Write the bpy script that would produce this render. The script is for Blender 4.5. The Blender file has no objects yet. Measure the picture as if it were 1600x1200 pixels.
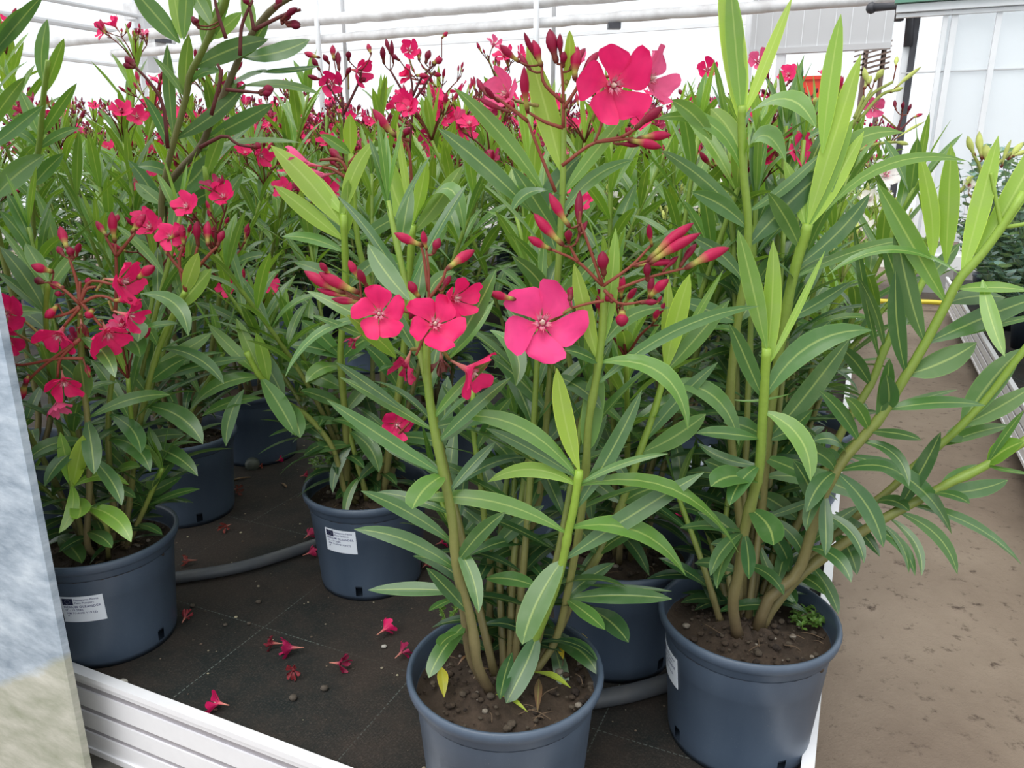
import bpy, math, random
import numpy as np
from mathutils import Vector
C = bpy.context.scene
col = C.collection
# ---------------------------------------------------------------- camera
F = 1200.0; PITCH = math.radians(16.6)
BZ = 0.27                      # bench surface height above the path
CAMZ = BZ + 0.855
cd = bpy.data.cameras.new('camera'); cam = bpy.data.objects.new('camera', cd); col.objects.link(cam)
cd.sensor_width = 36; cd.lens = 36*F/1600; cd.clip_end = 200; cd.clip_start = .02
cam.location = (0, 0, CAMZ); cam.rotation_euler = (math.pi/2-PITCH, 0, 0)
C.camera = cam
# ---------------------------------------------------------------- light
C.view_settings.view_transform = 'Standard'; C.view_settings.look = 'None'
C.view_settings.exposure = 0.52; C.view_settings.gamma = 1
w = bpy.data.worlds.new('sky'); C.world = w; w.use_nodes = True
nt = w.node_tree; bg = nt.nodes['Background']
tc = nt.nodes.new('ShaderNodeTexCoord'); sx = nt.nodes.new('ShaderNodeSeparateXYZ'); rp = nt.nodes.new('ShaderNodeValToRGB')
nt.links.new(tc.outputs['Generated'], sx.inputs[0]); nt.links.new(sx.outputs[2], rp.inputs[0]); nt.links.new(rp.outputs[0], bg.inputs[0])
rp.color_ramp.elements[0].position = 0.0; rp.color_ramp.elements[0].color = (.86, .93, 1, 1)
rp.color_ramp.elements[1].position = 0.9; rp.color_ramp.elements[1].color = (.98, 1, 1, 1)
bg.inputs[1].default_value = 1.0
sd = bpy.data.lights.new('hazy_sun', 'SUN'); so = bpy.data.objects.new('hazy_sun', sd); col.objects.link(so)
sd.energy = 1.6; sd.angle = math.radians(50); sd.color = (1, .985, .95)
so.rotation_euler = (math.radians(22), math.radians(-18), 0)

# ---------------------------------------------------------------- frames of reference
c_, s_ = math.cos(PITCH), math.sin(PITCH)
CAM = np.array([0, 0, CAMZ])
def ray(px, py):
    u = (px-800)/F; v = (600-py)/F
    return np.array([u, c_+v*s_, -s_+v*c_])
def P(px, py, Y):
    d = ray(px, py); return CAM + d*(Y/d[1])
def Pz(px, py, z):
    d = ray(px, py); return CAM + d*((z-CAMZ)/d[2])
def proj(p):
    q = np.asarray(p)-CAM; dep = q[1]*c_-q[2]*s_; up = q[1]*s_+q[2]*c_
    return 800+F*q[0]/dep, 600-F*up/dep, dep
YAW = math.radians(-24.2)
AV = np.array([math.cos(YAW), math.sin(YAW)]); BV = np.array([-math.sin(YAW), math.cos(YAW)])
CO = np.array([.311, .640])            # front right corner of the bench
def W(a, b, z): p = CO + a*AV + b*BV; return (p[0], p[1], z)
def onB(px, py, b):                    # a pixel's ray met with an upright plane across the house
    d = ray(px, py); t = (b+CO@BV)/(d[:2]@BV); return CAM+d*t
def ab(p): q = np.array(p[:2])-CO; return q@AV, q@BV
RNG = random.Random(5)

# ---------------------------------------------------------------- materials
def mat(name): 
    m = bpy.data.materials.new(name); m.use_nodes = True
    return m, m.node_tree, m.node_tree.nodes['Principled BSDF']
def nd(t, typ, **k):
    n = t.nodes.new(typ)
    for a, b in k.items():
        if a.startswith('i_'): n.inputs[a[2:].replace('_', ' ')].default_value = b
        else: setattr(n, a, b)
    return n
def math_(t, op, a, b=None, c=None, clamp=False):
    n = t.nodes.new('ShaderNodeMath'); n.operation = op; n.use_clamp = clamp
    for i, v in enumerate((a, b, c)):
        if v is None: continue
        if isinstance(v, (int, float)): n.inputs[i].default_value = v
        else: t.links.new(v, n.inputs[i])
    return n.outputs[0]
def mixc(t, f, a, b, mode='MIX'):
    n = t.nodes.new('ShaderNodeMix'); n.data_type = 'RGBA'; n.blend_type = mode
    for i, v in ((0, f), (6, a), (7, b)):
        if isinstance(v, (int, float)): n.inputs[i].default_value = v
        elif isinstance(v, tuple): n.inputs[i].default_value = v if len(v) == 4 else (*v, 1)
        else: t.links.new(v, n.inputs[i])
    return n.outputs[2]
def noise(t, scale, detail=4, rough=.55, vec=None):
    n = nd(t, 'ShaderNodeTexNoise'); n.inputs['Scale'].default_value = scale; n.inputs['Detail'].default_value = detail; n.inputs['Roughness'].default_value = rough
    if vec is None:
        tc = t.nodes.new('ShaderNodeTexCoord'); vec = tc.outputs['Object']
    t.links.new(vec, n.inputs['Vector']); return n.outputs[0]
def ramp(t, f, *stops):
    n = t.nodes.new('ShaderNodeValToRGB'); t.links.new(f, n.inputs[0]); e = n.color_ramp.elements
    while len(e) < len(stops): e.new(.5)
    for x, (p, c) in zip(e, stops): x.position = p; x.color = (*c, 1) if len(c) == 3 else c
    return n.outputs[0]
def bump(t, h, strength, dist, b):
    n = t.nodes.new('ShaderNodeBump'); n.inputs['Strength'].default_value = strength; n.inputs['Distance'].default_value = dist
    t.links.new(h, n.inputs['Height']); t.links.new(n.outputs[0], b.inputs['Normal'])
def attr(t, name):
    n = t.nodes.new('ShaderNodeAttribute'); n.attribute_name = name; return n
def thin(m, t, b, colour, amount):
    tr = t.nodes.new('ShaderNodeBsdfTranslucent'); mx = t.nodes.new('ShaderNodeMixShader'); mx.inputs[0].default_value = amount
    t.links.new(colour, tr.inputs[0]); t.links.new(b.outputs[0], mx.inputs[1]); t.links.new(tr.outputs[0], mx.inputs[2])
    t.links.new(mx.outputs[0], t.nodes['Material Output'].inputs[0])
M = {}
# leaf blade: attribute col = blade colour, lv = (across, along, random)
m, t, b = mat('leaf_blade'); M['leaf'] = m
a = attr(t, 'col'); l = attr(t, 'lv'); sp = t.nodes.new('ShaderNodeSeparateXYZ'); t.links.new(l.outputs['Vector'], sp.inputs[0])
au = math_(t, 'ABSOLUTE', sp.outputs[0])
rib = math_(t, 'SUBTRACT', 1.0, math_(t, 'MULTIPLY', math_(t, 'SUBTRACT', au, .045), 14.0), clamp=True)
vein = math_(t, 'MULTIPLY', math_(t, 'SINE', math_(t, 'ADD', math_(t, 'MULTIPLY', sp.outputs[1], 260.0), math_(t, 'MULTIPLY', au, -9.0))), .5)
vein = math_(t, 'ADD', vein, .5)
base = mixc(t, math_(t, 'MULTIPLY', vein, .05), a.outputs['Color'], mixc(t, 1.0, a.outputs['Color'], (1.5, 1.35, 1.3), 'MULTIPLY'))
edge = math_(t, 'MULTIPLY', math_(t, 'SUBTRACT', au, .9), 6.0, clamp=True)
base = mixc(t, edge, base, mixc(t, 1.0, a.outputs['Color'], (2.1, 1.7, 1.6), 'MULTIPLY'))
nz = noise(t, 28); base = mixc(t, math_(t, 'MULTIPLY', math_(t, 'SUBTRACT', nz, .5, clamp=True), 1.0), base, (.22, .30, .16))
geo = t.nodes.new('ShaderNodeNewGeometry')
under = mixc(t, 1.0, base, (1.25, 1.12, 1.0), 'MULTIPLY')
base = mixc(t, math_(t, 'MULTIPLY', geo.outputs['Backfacing'], .9), base, under)
fin = mixc(t, math_(t, 'MULTIPLY', rib, .75), base, mixc(t, .42, a.outputs['Color'], (.62, .72, .22)))
t.links.new(fin, b.inputs['Base Color'])
t.links.new(math_(t, 'ADD', math_(t, 'MULTIPLY', geo.outputs['Backfacing'], .22), .30), b.inputs['Roughness'])
b.inputs['Specular IOR Level'].default_value = .68
bump(t, math_(t, 'MULTIPLY', rib, -3.0), .12, .001, b)
thin(m, t, b, mixc(t, 1.0, fin, (1.6, 1.55, .6), 'MULTIPLY'), .27)
# petals, buds and flower stalks
m, t, b = mat('bloom_tissue'); M['bloom'] = m
a = attr(t, 'col'); nz = noise(t, 180, 3)
cc = mixc(t, math_(t, 'MULTIPLY', nz, .25), a.outputs['Color'], mixc(t, 1.0, a.outputs['Color'], (.6, .5, .6), 'MULTIPLY'))
t.links.new(cc, b.inputs['Base Color']); b.inputs['Roughness'].default_value = .5; b.inputs['Specular IOR Level'].default_value = .35
thin(m, t, b, cc, .28)
# stems
m, t, b = mat('stem_skin'); M['stem'] = m
a = attr(t, 'col'); nz = noise(t, 160, 4)
t.links.new(mixc(t, math_(t, 'MULTIPLY', nz, .5), a.outputs['Color'], mixc(t, 1.0, a.outputs['Color'], (.5, .48, .45), 'MULTIPLY')), b.inputs['Base Color'])
b.inputs['Roughness'].default_value = .45; bump(t, nz, .15, .001, b)
# generic attribute coloured matter (soil, pebbles)
m, t, b = mat('soil'); M['soil'] = m
a = attr(t, 'col'); nz = noise(t, 220, 6, .7)
t.links.new(mixc(t, nz, mixc(t, 1.0, a.outputs['Color'], (.35, .33, .3), 'MULTIPLY'), mixc(t, 1.0, a.outputs['Color'], (1.5, 1.45, 1.4), 'MULTIPLY')), b.inputs['Base Color'])
b.inputs['Roughness'].default_value = .95; bump(t, nz, .8, .004, b)
# pot plastic
m, t, b = mat('pot_plastic'); M['pot'] = m
tc = t.nodes.new('ShaderNodeTexCoord'); mp = t.nodes.new('ShaderNodeMapping'); mp.inputs['Scale'].default_value = (1, 1, .35); t.links.new(tc.outputs['Object'], mp.inputs[0])
n1 = noise(t, 9, 6, .6, mp.outputs[0]); n2 = noise(t, 900, 2)
sm = ramp(t, n1, (.35, (0, 0, 0)), (.75, (1, 1, 1)))
bc = mixc(t, math_(t, 'MULTIPLY', sm, .5), (.048, .070, .106), (.105, .140, .190))
bc = mixc(t, math_(t, 'GREATER_THAN', n2, .74), bc, (.3, .3, .28))
t.links.new(bc, b.inputs['Base Color']); b.inputs['Roughness'].default_value = .42; bump(t, n2, .08, .0008, b)
# woven ground cover on the bench
m, t, b = mat('ground_cover'); M['mat'] = m
tc = t.nodes.new('ShaderNodeTexCoord'); sp = t.nodes.new('ShaderNodeSeparateXYZ'); t.links.new(tc.outputs['Object'], sp.inputs[0])
n1 = noise(t, 3.4, 9, .7); n2 = noise(t, 260, 3, .7); n3 = noise(t, 14, 5, .6)
dirt = ramp(t, n1, (.40, (0, 0, 0)), (.58, (1, 1, 1)))
bc = mixc(t, dirt, (.009, .013, .013), (.036, .027, .022)); 
bc = mixc(t, math_(t, 'MULTIPLY', n3, .45), bc, (.018, .017, .015)); bc = mixc(t, math_(t, 'MULTIPLY', math_(t, 'SUBTRACT', n2, .5, clamp=True), 1.2), bc, (.12, .095, .08))
ln = None
for k, off in ((0, .13), (1, .16)):
    fr = math_(t, 'ABSOLUTE', math_(t, 'SUBTRACT', math_(t, 'FRACT', math_(t, 'MULTIPLY', math_(t, 'ADD', sp.outputs[k], 9+off), 1/.33)), .5))
    q = math_(t, 'LESS_THAN', fr, .0028); q = math_(t, 'MULTIPLY', q, math_(t, 'GREATER_THAN', math_(t, 'FRACT', math_(t, 'MULTIPLY', sp.outputs[1-k], 110.0)), .35))
    ln = q if ln is None else math_(t, 'MAXIMUM', ln, q)
bc = mixc(t, math_(t, 'MULTIPLY', ln, math_(t, 'SUBTRACT', .5, math_(t, 'MULTIPLY', dirt, .46))), bc, (.22, .26, .24))
t.links.new(bc, b.inputs['Base Color']); b.inputs['Roughness'].default_value = .85; b.inputs['Specular IOR Level'].default_value = .3
wv = math_(t, 'SINE', math_(t, 'MULTIPLY', sp.outputs[1], 2600.0))
bump(t, math_(t, 'ADD', math_(t, 'MULTIPLY', wv, .12), n2), .5, .002, b)
# path
m, t, b = mat('muddy_concrete'); M['floor'] = m
n1 = noise(t, 1.4, 9, .62); n2 = noise(t, 22, 7, .7); n3 = noise(t, 300, 2)
bc = ramp(t, n1, (.3, (.170, .124, .092)), (.5, (.245, .190, .143)), (.75, (.325, .260, .200)))
bc = mixc(t, ramp(t, n2, (.57, (0, 0, 0)), (.68, (1, 1, 1))), bc, (.075, .050, .036))
t.links.new(bc, b.inputs['Base Color']); b.inputs['Roughness'].default_value = .8; bump(t, math_(t, 'ADD', n2, math_(t, 'MULTIPLY', n3, .2)), .6, .012, b)
def plain(name, c, r=.5, metal=0, nscale=None, amt=.25, c2=None, bmp=.1):
    m, t, b = mat(name)
    if nscale:
        nz = noise(t, nscale, 6, .6); c2 = c2 or tuple(x*.6 for x in c)
        t.links.new(mixc(t, ramp(t, nz, (.35, (0, 0, 0)), (.7, (1, 1, 1))), c, tuple(p+(q-p)*min(1, amt*2) for p, q in zip(c, c2))), b.inputs['Base Color']); bump(t, nz, bmp, .003, b)
    else: b.inputs['Base Color'].default_value = (*c, 1)
    b.inputs['Roughness'].default_value = r; b.inputs['Metallic'].default_value = metal
    return m
M['alu'] = plain('aluminium_rail', (.84, .84, .87), .42, .15, 60, .1, (.7, .7, .74), .02)
M['aludull'] = plain('aluminium_groove', (.40, .38, .41), .5, .3, 80, .2)
M['white'] = plain('white_paint', (.82, .83, .85), .5, 0, 5, .1)
M['pvc'] = plain('grey_pipe', (.062, .07, .082), .5, 0, 30, .3, (.1, .1, .1))
M['capg'] = plain('pipe_cap', (.055, .065, .06), .45, 0, 20, .3, (.12, .13, .09))
M['dark'] = plain('dark_steel', (.06, .06, .07), .5, .2, 20)
M['clad'] = plain('grey_cladding', (.55, .55, .56), .6)
M['brown'] = plain('brown_slats', (.22, .15, .12), .7, 0, 12)
M['yellow'] = plain('yellow_hose', (.75, .62, .05), .4)
M['red'] = plain('red_plastic', (.8, .05, .02), .4)
M['paper'] = plain('white_paper', (.74, .79, .86), .55)
M['flag'] = plain('navy_print', (.006, .008, .045), .5)
M['ink'] = plain('grey_print', (.07, .08, .2), .5)
M['star'] = plain('pale_print', (.35, .38, .4), .5)
M['stone'] = plain('stone', (.085, .068, .052), .85, 0, 90, .4)
M['stonep'] = plain('pale_stone', (.42, .40, .36), .85, 0, 60, .3)
M['green'] = plain('green_beam', (.12, .28, .2), .5)
M['pale'] = plain('lagged_pipe', (.62, .60, .60), .7, 0, 6, .5, (.85, .85, .86), .4)
# galvanised post with a weathered concrete coloured foot
m, t, b = mat('galvanised_post'); M['galv'] = m
tc = t.nodes.new('ShaderNodeTexCoord'); sp = t.nodes.new('ShaderNodeSeparateXYZ'); t.links.new(tc.outputs['Object'], sp.inputs[0])
mp = t.nodes.new('ShaderNodeMapping'); mp.inputs['Scale'].default_value = (1, 1, 2.6); mp.inputs['Rotation'].default_value = (0, .35, 0); t.links.new(tc.outputs['Object'], mp.inputs[0])
n1 = noise(t, 11, 8, .65, mp.outputs[0]); n2 = noise(t, 90, 4)
top = ramp(t, n1, (.33, (.23, .29, .36)), (.52, (.40, .47, .55)), (.72, (.60, .67, .74)))
low = ramp(t, n1, (.3, (.30, .32, .24)), (.55, (.47, .47, .40)), (.75, (.60, .59, .52)))
hh = math_(t, 'ADD', math_(t, 'ADD', sp.outputs[2], math_(t, 'MULTIPLY', sp.outputs[0], -.62)), math_(t, 'MULTIPLY', n1, .04))
st = math_(t, 'MULTIPLY', math_(t, 'SUBTRACT', hh, .385), 60.0, clamp=True)
t.links.new(mixc(t, st, low, top), b.inputs['Base Color']); b.inputs['Roughness'].default_value = .5; b.inputs['Metallic'].default_value = .15
bump(t, math_(t, 'ADD', n1, math_(t, 'MULTIPLY', n2, .2)), .25, .004, b)
# thin white greenhouse film
m, t, b = mat('white_film'); M['film'] = m
b.inputs['Base Color'].default_value = (.88, .92, .94, 1); b.inputs['Roughness'].default_value = .5
tr = t.nodes.new('ShaderNodeBsdfTransparent'); tl = t.nodes.new('ShaderNodeBsdfTranslucent'); tl.inputs[0].default_value = (.93, .97, 1, 1)
m1 = t.nodes.new('ShaderNodeMixShader'); m1.inputs[0].default_value = .5; m2 = t.nodes.new('ShaderNodeMixShader'); m2.inputs[0].default_value = .4
t.links.new(b.outputs[0], m1.inputs[1]); t.links.new(tl.outputs[0], m1.inputs[2]); t.links.new(m1.outputs[0], m2.inputs[1]); t.links.new(tr.outputs[0], m2.inputs[2])
t.links.new(m2.outputs[0], t.nodes['Material Output'].inputs[0])

# ---------------------------------------------------------------- mesh builder
def nrm(v): v = np.asarray(v, float); return v/(np.linalg.norm(v)+1e-12)
class MB:
    def __init__(s): s.v = []; s.f = []; s.c = []; s.l = []; s.mi = []; s.n = 0
    def add(s, vs, fs, cs, ls=None, mi=0):
        vs = np.asarray(vs, float); k = len(vs)
        cs = np.asarray(cs, float)
        if cs.ndim == 1: cs = np.tile(cs, (k, 1))
        s.v.append(vs); s.c.append(cs[:, :3]); s.l.append(np.zeros((k, 3)) if ls is None else np.asarray(ls, float))
        n = s.n; s.f.extend([tuple(i+n for i in f) for f in fs]); s.mi.extend([mi]*len(fs)); s.n += k
    def build(s, name, mats, parent=None, smooth=True, origin=None):
        if not isinstance(mats, (list, tuple)): mats = [mats]
        v = np.concatenate(s.v) if s.v else np.zeros((0, 3))
        if parent is not None:
            r = parent
            while r.parent: r = r.parent
            v = v-np.array(r.location)
        elif origin is not None: v = v-np.array(origin)
        me = bpy.data.meshes.new(name); me.from_pydata(v.tolist(), [], s.f); 
        for m in mats: me.materials.append(m)
        if s.n:
            a = me.attributes.new('col', 'FLOAT_COLOR', 'POINT'); c = np.ones((s.n, 4)); c[:, :3] = np.concatenate(s.c); a.data.foreach_set('color', c.ravel())
            a = me.attributes.new('lv', 'FLOAT_VECTOR', 'POINT'); a.data.foreach_set('vector', np.concatenate(s.l).ravel())
        me.polygons.foreach_set('material_index', s.mi)
        if smooth: me.polygons.foreach_set('use_smooth', [True]*len(s.f))
        o = bpy.data.objects.new(name, me); col.objects.link(o)
        if parent is not None: o.parent = parent
        elif origin is not None: o.location = origin
        return o
    # ---- shapes
    def tube(s, pts, rads, c, sides=7, caps=True, mi=0):
        pts = np.asarray(pts, float); n = len(pts)
        rads = np.broadcast_to(rads, n); c = np.asarray(c, float)
        if c.ndim == 1: c = np.tile(c, (n, 1))
        T = np.gradient(pts, axis=0); vs = []; cs = []
        S = nrm(np.cross(T[0], (0.13, .21, 1) if abs(nrm(T[0])[2]) < .9 else (1, .1, 0)))
        an = np.arange(sides)*2*math.pi/sides
        for i in range(n):
            t = nrm(T[i]); S = nrm(S-(S@t)*t); U = np.cross(t, S)
            vs.append(pts[i]+rads[i]*(np.outer(np.cos(an), S)+np.outer(np.sin(an), U))); cs.append(np.tile(c[i], (sides, 1)))
        fs = [(i*sides+j, i*sides+(j+1) % sides, (i+1)*sides+(j+1) % sides, (i+1)*sides+j) for i in range(n-1) for j in range(sides)]
        if caps: fs.append(tuple(range(sides))[::-1]); fs.append(tuple((n-1)*sides+j for j in range(sides)))
        s.add(np.concatenate(vs), fs, np.concatenate(cs), mi=mi)
    def lathe(s, prof, centre, c, seg=48, skip=None, mi=0):
        an = np.arange(seg)*2*math.pi/seg; vs = []
        for r, z in prof: vs.append(np.stack([centre[0]+r*np.cos(an), centre[1]+r*np.sin(an), np.full(seg, centre[2]+z)], 1))
        fs = [(i*seg+j, i*seg+(j+1) % seg, (i+1)*seg+(j+1) % seg, (i+1)*seg+j) for i in range(len(prof)-1) for j in range(seg) if not (skip and skip(i, j))]
        s.add(np.concatenate(vs), fs, c, mi=mi)
    def box(s, o, ex, ey, ez, mi=0, c=(.5, .5, .5)):      # corner and three edge vectors
        o, ex, ey, ez = [np.asarray(q, float) for q in (o, ex, ey, ez)]
        vs = [o+i*ex+j*ey+k*ez for k in (0, 1) for j in (0, 1) for i in (0, 1)]
        s.add(vs, [(0, 2, 3, 1), (4, 5, 7, 6), (0, 1, 5, 4), (2, 6, 7, 3), (0, 4, 6, 2), (1, 3, 7, 5)], c, mi=mi)
    def blob(s, p, r, c, seed=0, sq=.7, mi=0):
        rr = np.random.RandomState(seed); vs = []; fs = []; ns, nr = 7, 5
        for i in range(nr+1):
            for j in range(ns):
                th = math.pi*i/nr; ph = 2*math.pi*j/ns; k = r*(1+.25*(rr.rand()-.5))
                vs.append((p[0]+k*math.sin(th)*math.cos(ph), p[1]+k*math.sin(th)*math.sin(ph)*(.75+.2*rr.rand()), p[2]+sq*k*math.cos(th)))
        for i in range(nr):
            for j in range(ns): fs.append((i*ns+j, (i+1)*ns+j, (i+1)*ns+(j+1) % ns, i*ns+(j+1) % ns))
        s.add(vs, fs, c, mi=mi)
    def leaf(s, ctr, S0, w, c, fold=.18, twist=0., cols=5, shape=0, wave=0):
        ctr = np.asarray(ctr, float); n = len(ctr); T = np.gradient(ctr, axis=0)
        T /= np.linalg.norm(T, axis=1)[:, None]
        tt = np.linspace(0, 1, n)
        if shape == 0: wd = (np.clip(tt-.02, 0, 1)**.78)*((1-tt)**.80)/.335
        elif shape == 1: wd = np.sin(math.pi*tt**.9)**.55           # round leaves
        else: wd = (np.clip(tt-.01, 0, 1)**.5)*((1-tt)**.45)/.52
        wd = np.minimum(wd, 1)*w/2; wd = np.maximum(wd, w*.045); wd[-1] = w*.01
        S0 = nrm(S0); us = np.linspace(-1, 1, cols)
        S = S0-(T@S0)[:, None]*T; S /= np.linalg.norm(S, axis=1)[:, None]+1e-9
        N = np.cross(S, T)
        if twist:
            an = (twist*tt)[:, None]; S, N = S*np.cos(an)+N*np.sin(an), N*np.cos(an)-S*np.sin(an)
        wv = wave*np.sin(tt*17+w*900)[:, None]
        vs = (ctr[:, None]+S[:, None]*(us*wd[:, None])[..., None]+N[:, None]*((np.abs(us)*fold+wv*us)*wd[:, None])[..., None]).reshape(-1, 3)
        ls = np.stack(np.broadcast_arrays(us[None, :], tt[:, None], np.full((1, 1), w*97 % 1)), -1).reshape(-1, 3)
        k = np.ones((n, cols)); k[:] = (1.12-.22*tt)[:, None]
        cs = np.asarray(c)[None]*k.reshape(-1, 1)
        fs = [(i*cols+j, i*cols+j+1, (i+1)*cols+j+1, (i+1)*cols+j) for i in range(n-1) for j in range(cols-1)]
        s.add(vs, fs, cs, ls)
def spline(pts, n):
    pts = np.asarray(pts, float)
    if len(pts) == 2: return pts[0]+(pts[1]-pts[0])*np.linspace(0, 1, n)[:, None]
    q = np.vstack([2*pts[0]-pts[1], pts, 2*pts[-1]-pts[-2]]); m_ = len(pts)-1; out = []
    for x in np.linspace(0, m_, n):
        i = min(int(x), m_-1); t = x-i; a, b, c, d = q[i:i+4]
        out.append(.5*((2*b)+(-a+c)*t+(2*a-5*b+4*c-d)*t*t+(-a+3*b-3*c+d)*t**3))
    return np.array(out)
def bez(a, b, c, d, n):
    t = np.linspace(0, 1, n)[:, None]; return (1-t)**3*a+3*(1-t)**2*t*b+3*(1-t)*t*t*c+t**3*d
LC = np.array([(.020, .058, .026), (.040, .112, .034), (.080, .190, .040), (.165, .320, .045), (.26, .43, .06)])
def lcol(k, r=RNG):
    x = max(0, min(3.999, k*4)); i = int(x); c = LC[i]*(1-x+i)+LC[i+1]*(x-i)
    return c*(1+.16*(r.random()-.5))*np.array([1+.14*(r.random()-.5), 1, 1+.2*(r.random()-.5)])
SC = np.array([(.17, .12, .07), (.20, .19, .06), (.20, .30, .04), (.28, .44, .05)])
def scol(k):
    x = max(0, min(2.999, k*3)); i = int(x); return SC[i]*(1-x+i)+SC[i+1]*(x-i)
def empty(name, loc, label=None, cat=None, group=None):
    o = bpy.data.objects.new(name, None); col.objects.link(o); o.location = loc; o.empty_display_size = .05
    return tag(o, label, cat, group)
def tag(o, label=None, cat=None, group=None, kind=None):
    for k, v in (('label', label), ('category', cat), ('group', group), ('kind', kind)):
        if v: o[k] = v
    return o
def copy_tree(o, parent=None):
    c = o.copy(); col.objects.link(c)
    if parent is not None: c.parent = parent
    for ch in list(kids.get(o.name, [])): copy_tree(ch, c)
    return c
kids = {}
# ---------------------------------------------------------------- plant pieces
def proc_leaf(mb, base, az, e0, L, wd, droop, k, r, n=8, cols=5):
    h = np.array([math.cos(az), math.sin(az), 0]); S = np.array([math.sin(az), -math.cos(az), 0])
    pts = [np.array(base, float)]; e = e0
    for i in range(n):
        e = e0-droop*((i+.5)/n)**1.3
        pts.append(pts[-1]+(h*math.cos(e)+np.array([0, 0, math.sin(e)]))*L/n)
    S = nrm(S+np.array([0, 0, 1])*r.uniform(-.35, .35)+h*r.uniform(-.15, .15))
    mb.leaf(pts, S, wd, lcol(k, r), fold=r.uniform(.05, .3), twist=r.uniform(-.5, .5), cols=cols, wave=r.uniform(0, .06))
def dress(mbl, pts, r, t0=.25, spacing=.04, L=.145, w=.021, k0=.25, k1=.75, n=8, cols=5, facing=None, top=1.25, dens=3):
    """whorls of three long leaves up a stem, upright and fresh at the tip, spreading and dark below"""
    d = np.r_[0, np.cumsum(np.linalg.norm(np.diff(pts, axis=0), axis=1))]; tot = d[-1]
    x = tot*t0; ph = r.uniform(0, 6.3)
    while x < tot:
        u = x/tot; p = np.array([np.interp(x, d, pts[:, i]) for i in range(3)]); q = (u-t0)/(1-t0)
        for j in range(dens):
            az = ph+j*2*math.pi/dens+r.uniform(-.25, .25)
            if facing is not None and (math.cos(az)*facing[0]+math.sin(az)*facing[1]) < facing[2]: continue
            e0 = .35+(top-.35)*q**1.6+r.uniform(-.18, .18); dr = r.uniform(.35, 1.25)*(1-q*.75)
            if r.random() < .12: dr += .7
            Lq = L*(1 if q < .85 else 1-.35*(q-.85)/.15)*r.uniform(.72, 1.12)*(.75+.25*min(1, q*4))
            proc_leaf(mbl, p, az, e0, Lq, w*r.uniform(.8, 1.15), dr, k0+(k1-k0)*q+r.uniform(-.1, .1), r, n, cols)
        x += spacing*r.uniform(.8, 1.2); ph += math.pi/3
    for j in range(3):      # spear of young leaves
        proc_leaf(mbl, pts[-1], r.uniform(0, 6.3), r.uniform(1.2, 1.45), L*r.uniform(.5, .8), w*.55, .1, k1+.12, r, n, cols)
def stem_mesh(mb, pts, r0, r1, k0, k1, sides=7):
    n = len(pts); t = np.linspace(0, 1, n); d = np.r_[0, np.cumsum(np.linalg.norm(np.diff(pts, axis=0), axis=1))]
    rad = (r0+(r1-r0)*t)*(1+.22*np.maximum(0, np.cos(d*2*math.pi/.045))**14)
    mb.tube(pts, rad, np.array([scol(k0+(k1-k0)*x) for x in t]), sides)
PINK = np.array((.84, .016, .150)); FADE = np.array((.78, .10, .25)); WILT = np.array((.36, .012, .07)); BRN = np.array((.13, .03, .02))
TUBE = np.array((.70, .30, .22)); YG = np.array((.50, .50, .10)); CRIM = np.array((.50, .010, .075)); RED = np.array((.20, .045, .03)); PALE = np.array((.62, .68, .20))
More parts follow.
